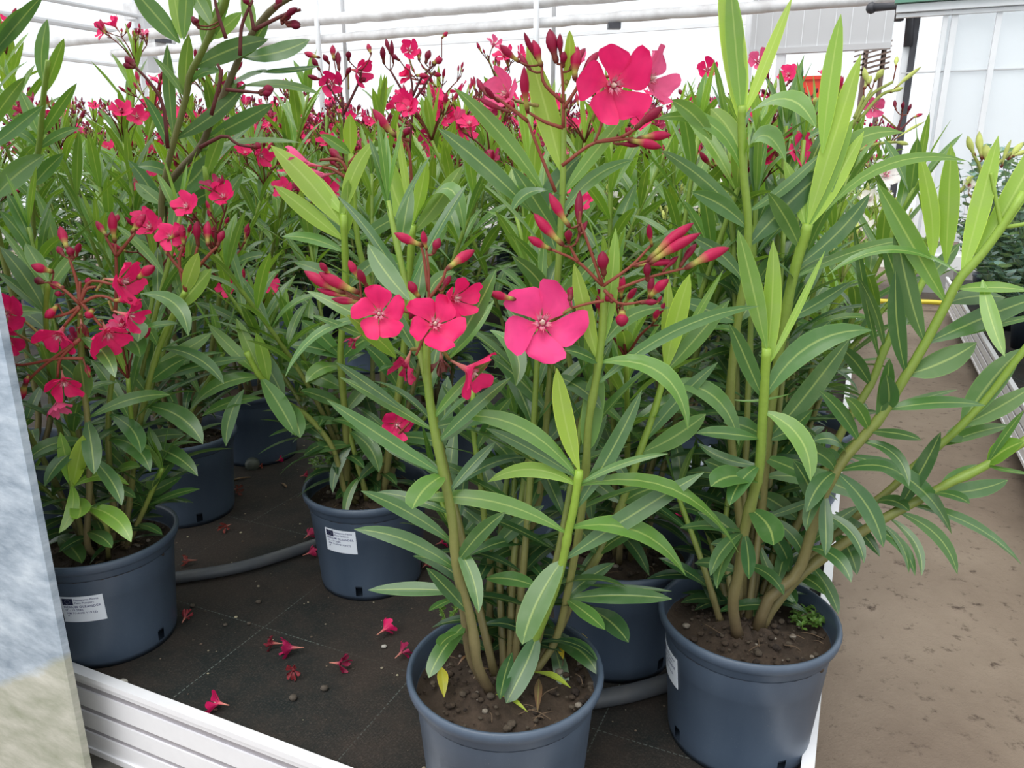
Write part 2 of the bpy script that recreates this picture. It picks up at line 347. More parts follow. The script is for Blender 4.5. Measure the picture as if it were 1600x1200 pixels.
def flower(mb, ctr, axis, R, r, wilt=0., colour=PINK, tube=True, open_=1., n=6, m_=5, spin=None):
    ctr = np.asarray(ctr, float); A = nrm(axis); X = nrm(np.cross(A, (.1, .2, 1) if abs(A[2]) < .9 else (1, 0, 0))); Y = np.cross(A, X)
    sp = r.uniform(0, 6.3) if spin is None else spin
    for k in range(5):
        an = sp+k*2*math.pi/5+r.uniform(-.08, .08)*(1+2*wilt); D = X*math.cos(an)+Y*math.sin(an); Sd = -X*math.sin(an)+Y*math.cos(an)
        Rk = R*r.uniform(.9, 1.06)*(1-.25*wilt); cup = (1-open_)*1.1+r.uniform(-.12, .2)*(1+wilt); vs = []; cs = []; sk = r.uniform(.14, .30); ph = r.uniform(0, 6)
        for i in range(n+1):
            s = i/n; rad = Rk*(.10+.90*s); hw = Rk*(.06+.415*math.sin(min(1, s*1.12)*math.pi*.60)**1.9)*(1 if s < .82 else math.sqrt(max(.02, 1-((s-.82)/.2)**2)))
            hw *= (1-.35*wilt)
            lift = Rk*(-.34*(1-s)**2.2+cup*s**1.3)-Rk*wilt*.35*s*s
            rad2 = rad*math.cos(min(1.3, abs(cup)*.9*s))
            for j in range(m_+1):
                u = j/m_*2-1; w_ = Rk*(.05+.12*wilt)*math.sin(ph+u*3+s*4)*s
                vs.append(ctr+D*(rad2-abs(u)**3*.05*Rk)+Sd*(u*hw+sk*Rk*s*s)+A*(lift+w_+(.05+.25*wilt)*Rk*u*u*s+.10*Rk*u*s))
                f = min(1, s*2.2); c = colour*(.86+.14*f)+np.array((.35, .12, .16))*(1-f)**2
                c = c*(1-.10*max(0, math.cos(u*7))*(1-s))
                cs.append(c*r.uniform(.95, 1.05)*(1-.15*wilt))
        q = m_+1; mb.add(vs, [(i*q+j, i*q+j+1, (i+1)*q+j+1, (i+1)*q+j) for i in range(n) for j in range(m_)], cs)
        if wilt < .5 and n > 4:      # fringed corona in the throat
            for e in (-.26, -.08, .1, .28):
                D2 = X*math.cos(an+e)+Y*math.sin(an+e)
                mb.tube([ctr+D2*R*.09-A*R*.2, ctr+D2*R*.13-A*R*.02, ctr+D2*R*(.20+.09*r.random())+A*R*(.04+.07*r.random())], [R*.034, R*.028, R*.005], np.array([(.85, .40, .42), (.88, .42, .5), (.82, .08, .22)]), 4, False)
    if wilt < .5 and n > 4: mb.tube([ctr-A*R*.2, ctr, ctr+A*R*.16], [R*.10, R*.065, R*.02], np.array([(.80, .45, .42), (.85, .62, .52), (.85, .72, .62)]), 5)
    if tube:
        tc_ = TUBE if colour is PINK or wilt else np.minimum(1, colour*.6+TUBE*.5)
        mb.tube([ctr-A*R*.1, ctr-A*R*.35, ctr-A*R*.75, ctr-A*R*1.05], [R*.17, R*.12, R*.055, R*.045], np.array([colour*.9, colour*.5+tc_*.5, tc_, tc_*.8]), 7)
    return ctr-A*R*1.05
def bud(mb, a, b_, w, c=CRIM, base=YG, cal=RED, sides=7):
    a = np.asarray(a, float); b_ = np.asarray(b_, float); d = b_-a; L = np.linalg.norm(d)
    if L < 1e-5: return
    sag = np.cross(d, (.3, 1, .2)); sag = nrm(sag)*L*.03
    ts = np.array([0, .08, .16, .24, .36, .5, .64, .78, .9, 1]); rr = np.array([.28, .5, .52, .48, .62, .9, 1, .82, .5, .05])*w/2
    cs = [cal, cal, cal*.6+base*.4, base, base*.45+c*.55, c*1.15, c, c, c*.8, c*.55]
    mb.tube([a+d*t+sag*math.sin(t*math.pi) for t in ts], rr, np.array(cs), sides)
def cluster_proc(root, top, r, size=.09, nb=9, nf=2, hi=False, colour=PINK, budc=CRIM, stalk=RED, base=YG, up=(0, 0, 1), R=.026):
    """branched head of buds and open blooms on its own stalks; hi = every bloom and bud its own object"""
    mb = MB(); U = nrm(up); fl = MB(); bd = MB(); outs = []
    X = nrm(np.cross(U, (.3, 1, .1))); Y = np.cross(U, X); nb_ = 5; slots = []
    for i in range(nb_):
        an = i*6.283/nb_+r.uniform(-.4, .4); sl = r.uniform(.3, 1.0); e = size*r.uniform(.5, .9)
        D = nrm(U+(X*math.cos(an)+Y*math.sin(an))*sl); mid = top+D*e*.5+U*e*.1; end = top+D*e
        mb.tube(spline([top, mid, end], 5), np.linspace(.0022, .0014, 5), stalk*r.uniform(.8, 1.2), 5)
        for j in range(4):
            D2 = nrm(D+np.array([r.uniform(-.7, .7) for _ in range(3)])); q = end+D2*size*r.uniform(.08, .25)
            mb.tube([end, q], [.0013, .001], stalk, 4, False); slots.append((q, D2))
    r.shuffle(slots); k = 0
    fobjs = []
    for i, (q, D2) in enumerate(slots):
        if i < nf:
            f = MB() if hi else fl
            ax = nrm(D2+np.array([r.uniform(-.4, .4), -.8, r.uniform(-.3, .5)])); Rr = R*r.uniform(.8, 1.1)
            wl = 0 if r.random() < .7 else r.uniform(.3, .9)
            cc = colour if wl < .1 else (FADE if wl < .5 else WILT)
            if colour is not PINK: cc = colour
            flower(f, q+ax*Rr*1.0, ax, Rr, r, wl, cc, open_=r.uniform(.6, 1), n=5 if hi else 3, m_=4 if hi else 2)
            if hi: fobjs.append(('flower', f))
        elif i < nf+nb:
            f = MB() if hi else bd; L = r.uniform(.016, .04); D3 = nrm(D2+U*.5)
            bud(f, q, q+D3*L, L*.24+.001, budc*r.uniform(.5, 1.2), base, stalk, 6 if hi else 5)
            if hi: fobjs.append(('bud', f))
    if hi:
        o = mb.build('flower_cluster', M['bloom'], root)
        for nm, f in fobjs: f.build(nm, M['bloom'], o)
    else:
        for x in (fl, bd):
            if x.n: mb.add(np.concatenate(x.v), x.f, np.concatenate(x.c))
        o = mb.build('flower_cluster', M['bloom'], root)
    return o
PR = [(0, .004), (.100, .004), (.103, .0), (.105, .012), (.1063, .034), (.118, .178), (.1215, .181), (.122, .190), (.1245, .193), (.1285, .196), (.130, .204), (.1288, .2095), (.126, .211), (.123, .2095), (.1215, .205), (.119, .185), (.105, .03), (0, .03)]
def pot_radius(z): return .1063+(z-.034)*(.118-.1063)/.144
def pot(root, soilz=.182, seed=0, hi=True, scale=1):
    L = root.location; mb = MB(); off = seed*5 % 12
    mb.lathe(PR, (L[0], L[1], L[2]), (1, 1, 1), 48 if hi else 28, (lambda i, j: i == 3 and (j+off) % 12 == 0) if hi else None)
    mb.build('pot', M['pot'], root)
    r = random.Random(seed+77); rr = np.random.RandomState(seed); mb = MB()
    nr, na = (11, 34) if hi else (3, 14); vs = []; cs = []; fs = []
    for i in range(nr+1):
        for j in range(na):
            q = .1195*i/nr; a = j*6.2832/na; z = soilz+(.010 if hi else .004)*(rr.rand()-.5)+.012*math.cos(q*26)-.004
            if i == nr: z = soilz-.004
            vs.append((L[0]+q*math.cos(a), L[1]+q*math.sin(a), L[2]+z)); k = .8+.5*rr.rand(); cs.append((.060*k, .042*k, .030*k))
    for i in range(nr):
        for j in range(na): fs.append((i*na+j, (i+1)*na+j, (i+1)*na+(j+1) % na, i*na+(j+1) % na))
    mb.add(vs, fs, cs)
    if hi:
        for k in range(240):
            a = r.uniform(0, 6.3); q = .116*math.sqrt(r.random()); s_z = r.choice([.0016, .0022, .003, .005])*r.uniform(.7, 1.3)
            c = r.choice([(.05, .035, .025), (.07, .05, .035), (.035, .025, .02), (.10, .08, .06)]) if r.random() < .93 else (.30, .27, .23)
            mb.blob((L[0]+q*math.cos(a), L[1]+q*math.sin(a), L[2]+soilz+.008*math.cos(q*26)+.001), s_z, c, k)
        for k in range(14):     # bits of dead root and bark
            a = r.uniform(0, 6.3); q = .1*math.sqrt(r.random()); p = np.array((L[0]+q*math.cos(a), L[1]+q*math.sin(a), L[2]+soilz+.009)); d = np.array((r.uniform(-1, 1), r.uniform(-1, 1), r.uniform(-.1, .2)))*.014
            mb.tube(spline([p-d, p+np.array((r.uniform(-.004, .004), 0, .003)), p+d], 5), .0007, (.16, .11, .07), 4)
    mb.build('soil', M['soil'], root)
def passport(root, az, zc, w=.068, h=.05, roll=0.):
    """white plant passport sticker wrapped on the pot wall"""
    L = np.array(root.location); cr, sr = math.cos(roll), math.sin(roll)
    def wrap(u, v, lift):
        u, v = u*cr-v*sr, u*sr+v*cr; z = zc+v; R = pot_radius(z)+lift; a = az+u/R
        return (L[0]+R*math.cos(a), L[1]+R*math.sin(a), L[2]+z)
    def sheet(x0, y0, x1, y1, lift, th, nx=14):
        mb = MB(); vs = []; fs = []
        for q in (lift-th, lift):
            for j in range(3):
                for i in range(nx+1): vs.append(wrap(x0+(x1-x0)*i/nx, y0+(y1-y0)*j/2, q))
        K = 3*(nx+1)
        for j in range(2):
            for i in range(nx): a = j*(nx+1)+i+K; fs.append((a, a+1, a+nx+2, a+nx+1))
        edge = [i for i in range(nx+1)]+[nx+(nx+1)*j for j in (1, 2)]+[2*(nx+1)+i for i in range(nx-1, -1, -1)]+[nx+1]
        for a, b_ in zip(edge, edge[1:]+edge[:1]): fs.append((a, b_, b_+K, a+K))
        mb.add(vs, fs, (1, 1, 1)); return mb
    lab = sheet(-w/2, -h/2, w/2, h/2, .0006, .0006).build('passport_label', M['paper'], root, False)
    lab['label'] = 'white plant passport sticker'
    fx0, fx1, fy0, fy1 = -w/2+.003, -w/2+.021, h/2-.0155, h/2-.003
    sheet(fx0, fy0, fx1, fy1, .0008, .00015).build('printed_flag', M['flag'], lab, False)
    mb = MB(); cx, cy = (fx0+fx1)/2, (fy0+fy1)/2
    for k in range(12):
        a = k*math.pi/6; x, y = cx+.0042*math.cos(a), cy+.0042*math.sin(a); pts = []
        for q in range(10):
            b_ = math.pi/2+q*math.pi/5; rr = .0009 if q % 2 == 0 else .0004; pts.append(wrap(x+rr*math.cos(b_), y+rr*math.sin(b_), .00095))
        mb.add(pts, [tuple(range(10))], (1, 1, 1))
    mb.build('ring_of_stars', M['star'], lab, False)
    for txt, x, y, size in (('Passaporto Piante', fx1+.002, h/2-.0075, .0047), ('Plant Passport', fx1+.002, h/2-.0135, .0047), ('NERIUM OLEANDER', -w/2+.004, h/2-.0215, .0060), ('IT - 19 2085', -w/2+.006, h/2-.0275, .0052), ('NM 91-AVO V19 (2)', -w/2+.007, h/2-.0335, .0052), ('IT', -w/2+.008, h/2-.0385, .0040)):
        cu = bpy.data.curves.new('txt', 'FONT'); cu.body = txt; cu.size = size; cu.space_character = 1.12; cu.offset = size*.018
        ob = bpy.data.objects.new('txt', cu); me = bpy.data.meshes.new_from_object(ob)
        vs = [wrap(x+v.co.x, y+v.co.y, .0009) for v in me.vertices]; fs = [tuple(p.vertices) for p in me.polygons]
        mb = MB(); mb.add(vs, fs, (1, 1, 1)); mb.build('printed_text', M['ink'], lab, False)
        bpy.data.objects.remove(ob); bpy.data.curves.remove(cu); bpy.data.meshes.remove(me)

class Plant:
    """a potted plant whose stems and leaves are placed one by one"""
    def __init__(s, x, y, label, seed, group=None, soilz=.182, hi=True):
        s.root = empty('potted_oleander', (x, y, BZ), label, 'potted plant', group); s.st = []; s.r = random.Random(seed)
        pot(s.root, soilz, seed, hi); s.x, s.y = x, y; s.top = BZ+soilz+.008
    def stem(s, px, Y0, Y1, w0=11, w1=8, k0=.1, k1=.9, curve=None, grow=True):
        n = len(px); ys = np.linspace(Y0, Y1, n) if curve is None else curve
        pts = [P(a, b_, y) for (a, b_), y in zip(px, ys)]
        if grow and pts[0][2] > s.top: 
            q = pts[0].copy(); q[2] = s.top-.006; q[0] = s.x+(q[0]-s.x)*.55; q[1] = s.y+(q[1]-s.y)*.55; pts.insert(0, q)
        pts = spline(pts, 30); dep = proj(pts[10])[2]
        s._add(pts, w0*dep/F/2, w1*dep/F/2, k0, k1)
    def _add(s, pts, r0, r1, k0, k1):
        mb = MB(); stem_mesh(mb, pts, r0, r1, k0, k1)
        s.st.append(dict(p=pts, px=np.array([proj(p) for p in pts]), m=mb, l=MB(), b=[]))
    def proc(s, n, h=(.5, .8), lean=.2, facing=(0, 1, -.1), t0=.25, L=.145, cl=0, dirs=None, k=(.1, .6), spread=.05, spacing=.042, dens=3):
        for i in range(n):
            az = s.r.uniform(0, 6.3) if dirs is None else s.r.uniform(*dirs)
            H = s.r.uniform(*h); d = np.array([math.cos(az), math.sin(az), 0]); b0 = np.array([s.x, s.y, s.top-.008])+d*spread*s.r.uniform(.3, 1)
            ln = s.r.uniform(.4, 1)*lean
            pts = spline([b0, b0+d*ln*.45+np.array([0, 0, H*.5]), b0+d*ln+np.array([s.r.uniform(-.03, .03), s.r.uniform(-.03, .03), H])], 24)
            s._add(pts, .0055, .0035, .1, .8); dress(s.st[-1]['l'], pts, s.r, t0, spacing, L, .021, k[0], k[1], facing=facing, dens=dens)
            if i < cl: cluster_proc(s.root, pts[-1], s.r, .09, 9, 3, True)
    def dress(s, i, **kw): dress(s.st[i]['l'], s.st[i]['p'], s.r, **kw)
    def leaves(s, txt, near=0.):
        for ln in txt.strip().split(';'):
            q = ln.split()
            if not q: continue
            fl = q[7] if len(q) > 7 else ''
            bx, by, tx, ty, bow, w, k = map(float, q[:7])
            best = None
            for st in s.st:
                d = np.hypot(st['px'][:, 0]-bx, st['px'][:, 1]-by); i = int(d.argmin())
                if best is None or d[i] < best[0]: best = (d[i], st, i)
            dist, st, i = best; b0 = st['p'][i]; Y = b0[1]
            ln_px = math.hypot(tx-bx, ty-by)
            if dist > 22: b0 = P(bx, by, Y)
            dep = proj(b0)[2]; l3 = ln_px*dep/F; want = .145
            dy = math.sqrt(max(0, want**2-l3**2))*.55; dy = min(dy, .075)
            sgn = -1 if ('n' in fl or (ty > by and 'f' not in fl)) else 1
            if 'f' not in fl and 'n' not in fl and ty <= by: sgn = -.4 if s.r.random() < .5 else .5
            Yt = Y+sgn*dy-(near if ty > by else 0)
            ax = np.array([tx-bx, ty-by]); up = np.array([ax[1], -ax[0]])/max(ln_px, 1); 
            if up[1] > 0: up = -up
            if abs(ax[0]) < abs(ax[1])*.25: up = np.array([1., 0])
            c1 = np.array([bx, by])+ax*.33+up*bow*1.33; c2 = np.array([bx, by])+ax*.68+up*bow*1.33
            ctr = bez(b0, P(*c1, Y+(Yt-Y)*.3), P(*c2, Y+(Yt-Y)*.68), P(tx, ty, Yt), 11)
            T = nrm(ctr[8]-ctr[2]); V = nrm(ctr[5]-CAM)
            N = -V*(.8 if ty < by-40 else .6)+np.array([0, 0, .62 if ty > by-40 else .15]); roll = s.r.uniform(-.22, .22)
            N = N-(N@T)*T; N = nrm(N); Sx = np.cross(T, N); Sx = nrm(Sx*math.cos(roll)+N*math.sin(roll))
            vis = max(.7, abs(nrm(np.cross(Sx, T))@V)); wr = w*.87*proj(ctr[5])[2]/F/vis
            if 'u' in fl: Sx = -Sx
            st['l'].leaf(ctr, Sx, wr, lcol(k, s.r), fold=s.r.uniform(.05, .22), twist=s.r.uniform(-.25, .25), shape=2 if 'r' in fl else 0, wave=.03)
    def build(s):
        for st in s.st:
            o = st['m'].build('stem', M['stem'], s.root)
            if st['l'].n: st['l'].build('foliage', M['leaf'], o)
class Cluster:
    def __init__(s, plant, Y): s.p = plant; s.Y = Y; s.m = MB(); s.k = []; s.sp = []; s.r = random.Random(len(bpy.data.objects))
    def stalks(s, txt, w=6, w1=4, c=None):
        for ln in txt.strip().split(';'):
            q = list(map(float, ln.split())); pts = [P(q[i], q[i+1], s.Y) for i in range(0, len(q), 2)]; n = 8
            s.sp += list(spline(pts, 16))
            s.m.tube(spline(pts, n), np.linspace(w, w1, n)*s.Y/F/2, c if c is not None else (.30, .075, .045), 6)
    def buds(s, txt, c=CRIM, base=YG):
        for ln in txt.strip().split(';'):
            q = list(map(float, ln.split())); mb = MB(); b0 = P(q[0], q[1], s.Y)
            if s.sp:
                nr_ = min(s.sp, key=lambda p: np.linalg.norm(p-b0)); g_ = np.linalg.norm(nr_-b0)
                if .003 < g_ < .05: s.m.tube(spline([nr_, (nr_+b0)/2-(0, 0, g_*.12), b0], 5), .0013, (.24, .07, .04), 5)
            dy = s.r.uniform(-.02, .02)
            cc = c*(q[5] if len(q) > 5 else 1); bud(mb, P(q[0], q[1], s.Y), P(q[2], q[3], s.Y+dy), q[4]*s.Y/F*1.08, cc, base if len(q) < 6 or q[5] > .7 else RED); s.k.append(('bud', mb))
    def flower(s, x, y, r, yaw=0, pit=0, wilt=0, colour=PINK, open_=1., spin=None, stalk=None, dY=0, label=None):
        """yaw: turned to the right of the camera, pit: tilted up, in degrees"""
        p = P(x, y, s.Y+dY); V = -nrm(p-CAM); a = math.radians(yaw); b_ = math.radians(pit)
        Rt = nrm(np.cross((0, 0, 1), V)); U = np.cross(V, Rt); A = V*math.cos(a)*math.cos(b_)+Rt*math.sin(a)*math.cos(b_)+U*math.sin(b_)
        mb = MB(); e = flower(mb, p, A, r*proj(p)[2]/F, s.r, wilt, colour, open_=open_, spin=spin, n=8, m_=6); s.k.append(('flower', mb, label))
        if stalk: 
            s.m.tube(spline([e, P(*stalk, s.Y)], 5), .0022, (.32, .25, .07), 5)
    def build(s):
        o = s.m.build('flower_cluster', M['bloom'], s.p.root)
        for k in s.k:
            q = k[1].build(k[0], M['bloom'], o)
            if len(k) > 2 and k[2]: q['label'] = k[2]
# ---------------------------------------------------------------- the setting
def boxW(mb, a0, a1, b0, b1, z0, z1, mi=0):
    mb.box(W(a0, b0, z0), np.array(W(a1, b0, z0))-W(a0, b0, z0), np.array(W(a0, b1, z0))-W(a0, b0, z0), (0, 0, z1-z0), mi)
mb = MB(); mb.add([W(-16, -3, 0), W(9, -3, 0), W(9, 16, 0), W(-16, 16, 0)], [(0, 1, 2, 3)], (1, 1, 1))
tag(mb.build('floor', M['floor'], None, False), kind='structure')
def bench(name, a0, a1, b0, b1, label):
    root = empty(name, (*W(a0, b0, 0)[:2], 0), label, 'bench')
    t = MB(); boxW(t, a0+.012, a1-.012, b0+.012, b1, BZ-.03, BZ); o = t.build('ground_cover', M['mat'], root, False)
    if a1 < 1: o.data.transform(__import__('mathutils').Matrix.Rotation(-YAW, 4, 'Z')); o.rotation_euler = (0, 0, YAW)
    def rail(nm, p0, p1, out, top=.016, depth=.17):
        """ribbed aluminium edge profile between two points"""
        r = MB(); p0 = np.array((*p0, 0.)); d = np.array((*p1, 0.))-p0; o3 = np.array((*out, 0.)); zt = BZ+top
        for z0, z1, e, mi in ((-.010, 0, .006, 0), (-.024, -.010, .0, 0), (-.037, -.024, -.003, 1), (-.072, -.037, .0, 0), (-.084, -.072, -.003, 1), (-.116, -.084, .0, 0), (-.127, -.116, -.003, 1), (-depth+.012, -.127, .0, 0), (-depth, -depth+.012, .003, 0)):
            r.box(p0+(0, 0, zt+z0), d, o3*(e+.012), (0, 0, z1-z0), mi)
        r.build(nm, [M['alu'], M['aludull']], root, False)
    f = lambda a, b: W(a, b, 0)[:2]
    rail('edge_rail', f(a0, b0+.012), f(a1, b0+.012), -BV)
    rail('edge_rail', f(a1-.012, b0), f(a1-.012, b1), AV, .022)
    if a0 > 0: rail('edge_rail', f(a0+.012, b0), f(a0+.012, b1), -AV)
    for a in np.linspace(a0+.4, a1-.3, 3):
        for b in np.linspace(b0+.5, b1-.3, 3):
            q = MB(); boxW(q, a-.03, a+.03, b-.03, b+.03, 0, BZ-.03); boxW(q, a-.06, a+.06, b-.06, b+.06, 0, .01); q.build('leg', M['aludull'], root, False)
    return root
bench('growing_bench', -5.2, 0, 0, 5.6, 'low aluminium-edged growing bench with dark ground cover under the potted plants')
bench('growing_bench', .57, 3.2, .6, 5.6, 'aluminium-edged bench across the brown path, right edge of the photo')
# upright post in front of the bench, its outer edge in the picture
pa, pb = ab(P(85, 900, 1.03)); pb -= .006
mb = MB(); pr = [(-.40, 0), (-.014, 0), (-.009, .002), (-.007, .012), (-.010, .014), (-.40, .014)]
vs = [W(pa+x, pb+y, z) for z in (0, 2.6) for x, y in pr]; k = len(pr)
mb.add(vs, [tuple(range(k))[::-1], tuple(range(k, 2*k))]+[(i, (i+1) % k, (i+1) % k+k, i+k) for i in range(k)], (1, 1, 1))
po = mb.build('metal_post', M['galv'], None, False, origin=W(pa, pb, 0)); tag(po, 'wide grey galvanised metal post with weathered beige foot, left foreground', 'post')
# pale rubble below the bench corner
mb = MB(); q = Pz(175, 1196, .03); mb.blob(q, .055, (1, 1, 1), 3, .6); tag(mb.build('pale_stone', M['stonep'], None, origin=q), 'pale stone on the ground below the bench rail beside the post', 'stone')
# greenhouse shell: film walls, frame
def wall(nm, pts, m='film'):
    mb = MB(); mb.add(pts, [(0, 1, 2, 3)], (1, 1, 1)); tag(mb.build(nm, M[m], None, False), kind='structure')
wall('wall_back', [W(-12, 9.2, 0), W(8, 9.2, 0), W(8, 9.2, 4.5), W(-12, 9.2, 4.5)])
wall('wall_left', [W(-10.7, -2, 0), W(-10.7, 9.2, 0), W(-10.7, 9.2, 4.5), W(-10.7, -2, 4.5)])
wall('wall_right', [W(6.5, -2, 0), W(6.5, 9.2, 0), W(6.5, 9.2, 4.5), W(6.5, -2, 4.5)])
n_ = [0]
def trim(mb, m='white'):
    n_[0] += 1; tag(mb.build('trim_%d' % n_[0], M[m], None, False), kind='structure')
def along(px, py, b, L0, L1, r, m, name, label, cat, axis=AV, sag=0):
    c = onB(px, py, b); ax = np.array((*axis, 0)); n = 60; rr = random.Random(int(px+py))
    pts = [c+ax*(L0+(L1-L0)*i/n)+np.array((0, 0, sag*rr.uniform(-1, 1))) for i in range(n+1)]
    mb = MB(); mb.tube(pts, [r*(1+rr.uniform(-.06, .06)*(sag > 0)) for _ in pts], (1, 1, 1), 12); o = mb.build(name, M[m], None, origin=tuple(c)); tag(o, label, cat); return o
along(700, 14, 7.0, -6.3, 3.3, .062, 'pale', 'heating_pipe', 'upper thick pale lagged pipe high across the back of the greenhouse', 'pipe', sag=.005)
along(840, 36, 7.05, -6.0, 3.4, .050, 'pale', 'heating_pipe', 'lower pale lagged pipe crossing just below the upper one', 'pipe', sag=.005)
for px, b, r, lab in ((497, 6.95, .030, 'pale hanger rod at the left end of the two pipes'), (538, 7.3, .022, 'thin grey rod just right of the left hanger rod'), (838, 6.95, .030, 'pale hanger rod holding the pipes above the tall red buds'), (865, 7.3, .022, 'thin grey rod just right of the middle hanger rod'), (1168, 7.4, .03, 'thin grey upright at the left side of the grey cladding')):
    c = onB(px, 60, b); mb = MB(); mb.tube([c+(0, 0, -1.7 if r > .025 else -.8), c+(0, 0, 1.6)], r, (1, 1, 1), 8); mb.build('hanger_rod', M['white'] if r > .025 else M['clad'], None, origin=tuple(c)); o = bpy.context.scene.collection.objects[-1]; tag(o, lab, 'rod')
c = onB(958, 40, 7.05); mb = MB(); mb.box(c-(.05, .05, .03), (.12, 0, 0), (0, .1, 0), (0, 0, .05)); tag(mb.build('pipe_bracket', M['dark'], None, False, origin=tuple(c)), 'small dark bracket under the lower pipe, right of the middle rods', 'bracket')
# cladding, opening and dark post towards the right
def quadB(px0, py0, px1, py1, b, th, m, name=None, label=None, cat=None, struct=True):
    p0 = onB(px0, py1, b); p1 = onB(px1, py1, b); z1 = onB((px0+px1)/2, py0, b)[2]; z0 = onB((px0+px1)/2, py1, b)[2]
    a0, a1 = ab(p0)[0], ab(p1)[0]; mb = MB(); boxW(mb, a0, a1, b, b+th, z0, z1)
    if struct: trim(mb, m); return a0, a1, z0, z1
    tag(mb.build(name, M[m], None, False, origin=W(a0, b, z0)), label, cat); return a0, a1, z0, z1
a0, a1, z0, z1 = quadB(1168, -60, 1392, 72, 7.6, .06, 'clad')
for k in range(9):
    mb = MB(); x = a0+(a1-a0)*(k+.5)/9; boxW(mb, x-.003, x+.003, 7.595, 7.6, z0, z1); trim(mb, 'white')
mb = MB(); boxW(mb, a0, a1, 7.58, 7.68, z0-.05, z0); trim(mb, 'clad')
mb = MB(); boxW(mb, a0, a0+.05, 7.6, 7.66, 0, z0); boxW(mb, a0+.28, a0+.36, 7.6, 7.66, 0, z0); trim(mb, 'white')
a0, a1, z0, z1 = quadB(1388, -80, 1398, 320, 6.6, .16, 'dark'); quadB(1378, -80, 1388, 320, 6.62, .12, 'white')
p = onB(1362, 12, 6.6); mb = MB(); mb.tube([p, p+np.array((*AV, 0))*.28, p+np.array((*AV, 0))*.3-np.array((0, 0, .3))], .035, (1, 1, 1), 8); mb.blob(p, .045, (1, 1, 1), 2, 1); mb.box(p+(.2, -.04, -.1), (.05, 0, 0), (0, .06, 0), (0, 0, .4)); tag(mb.build('rail_bracket', M['dark'], None, origin=tuple(p)), 'dark steel bracket at the end of the pipe by the dark post', 'bracket')
# sliding film door
dr = empty('door_1', onB(1400, 300, 6.45), None); tag(dr, kind='structure')
def dbox(px0, py0, px1, py1, b, th, m, nm):
    p0 = onB(px0, py1, b); p1 = onB(px1, py1, b); z1 = onB((px0+px1)/2, py0, b)[2]; z0 = max(.02, onB((px0+px1)/2, py1, b)[2]); mb = MB(); boxW(mb, ab(p0)[0], ab(p1)[0], b, b+th, z0, z1); mb.build(nm, M[m], dr, False)
dbox(1402, 6, 1900, 12, 6.45, .05, 'white', 'door_rail'); dbox(1402, -10, 1900, 3, 6.42, .09, 'white', 'door_rail'); dbox(1400, -30, 1900, -13, 6.38, .1, 'green', 'door_rail')
dbox(1408, 10, 1900, 520, 6.55, .012, 'film', 'door_panel')
for x0, x1 in ((1402, 1409), (1414, 1423), (1476, 1484), (1800, 1808)): dbox(x0, 12, x1, 520, 6.47, .05, 'white', 'door_stile')
dbox(1409, 104, 1900, 106, 6.53, .02, 'clad', 'door_rail')
# roof plates, gutter and purlins on the left side wall
for i, (y0, y1, r) in enumerate(((6, 30, .03), (38, 60, .04), (92, 108, .035), (-40, -10, .04))):
    c = onB(240, y1, 8.6); ax = np.array((*BV, 0)); mb = MB(); mb.tube([c-ax*9, c+ax*.4], r, (1, 1, 1), 8); trim(mb, 'clad' if i < 2 else 'white')
for px, py0, py1, wd, m in ((205, 4, 30, .28, 'pale'), (222, 28, 62, .16, 'clad'), (232, 60, 78, .3, 'pale'), (212, 44, 50, .06, 'dark'), (228, 78, 112, .12, 'clad'), (240, 60, 66, .3, 'dark')):
    c = onB(px, py1, 8.3); z1 = onB(px, py0, 8.3)[2]; a, _ = ab(c); mb = MB(); boxW(mb, a-wd/2, a+wd/2, 8.3, 8.5, c[2], z1); trim(mb, m)
mb = MB(); c = onB(240, 300, 8.5); a, _ = ab(c); boxW(mb, a-.05, a+.05, 8.5, 8.6, 0, 4.4); trim(mb, 'white')
for zz in (1.0, 2.55, 3.9):
    mb = MB(); boxW(mb, -10.6, 6, 9.1, 9.15, zz, zz+.04); trim(mb, 'white')
# far things beyond the opening and at the end of the path
mb = MB(); p = onB(1350, 118, 8.3)
for k in range(6): mb.box(p+np.array((0, 0, k*.05)), (.22, -.05, .06), (0, .3, 0), (0, 0, .018))
for k in range(2): mb.box(p+np.array((.18*k, .03, -.9)), (.03, 0, 0), (0, .05, 0), (0, 0, 1.2))
tag(mb.build('wooden_rack', M['brown'], None, False, origin=tuple(p)), 'brown slatted rack standing beyond the opening, left of the dark post', 'rack')
mb = MB(); p = onB(1240, 132, 7.3); p[2] = 0; z = onB(1240, 120, 7.3)[2]
boxW(mb, *(lambda a, b: (a, a+.3, b, b+.3))(*ab(p)), z-.3, z); boxW(mb, *(lambda a, b: (a-.02, a+.32, b-.02, b+.32))(*ab(p)), z-.03, z); boxW(mb, *(lambda a, b: (a+.1, a+.2, b+.1, b+.2))(*ab(p)), 0, z-.3)
tag(mb.build('red_bin', M['red'], None, False, origin=tuple(p)), 'small bright red bin behind the buds below the grey cladding', 'bin')
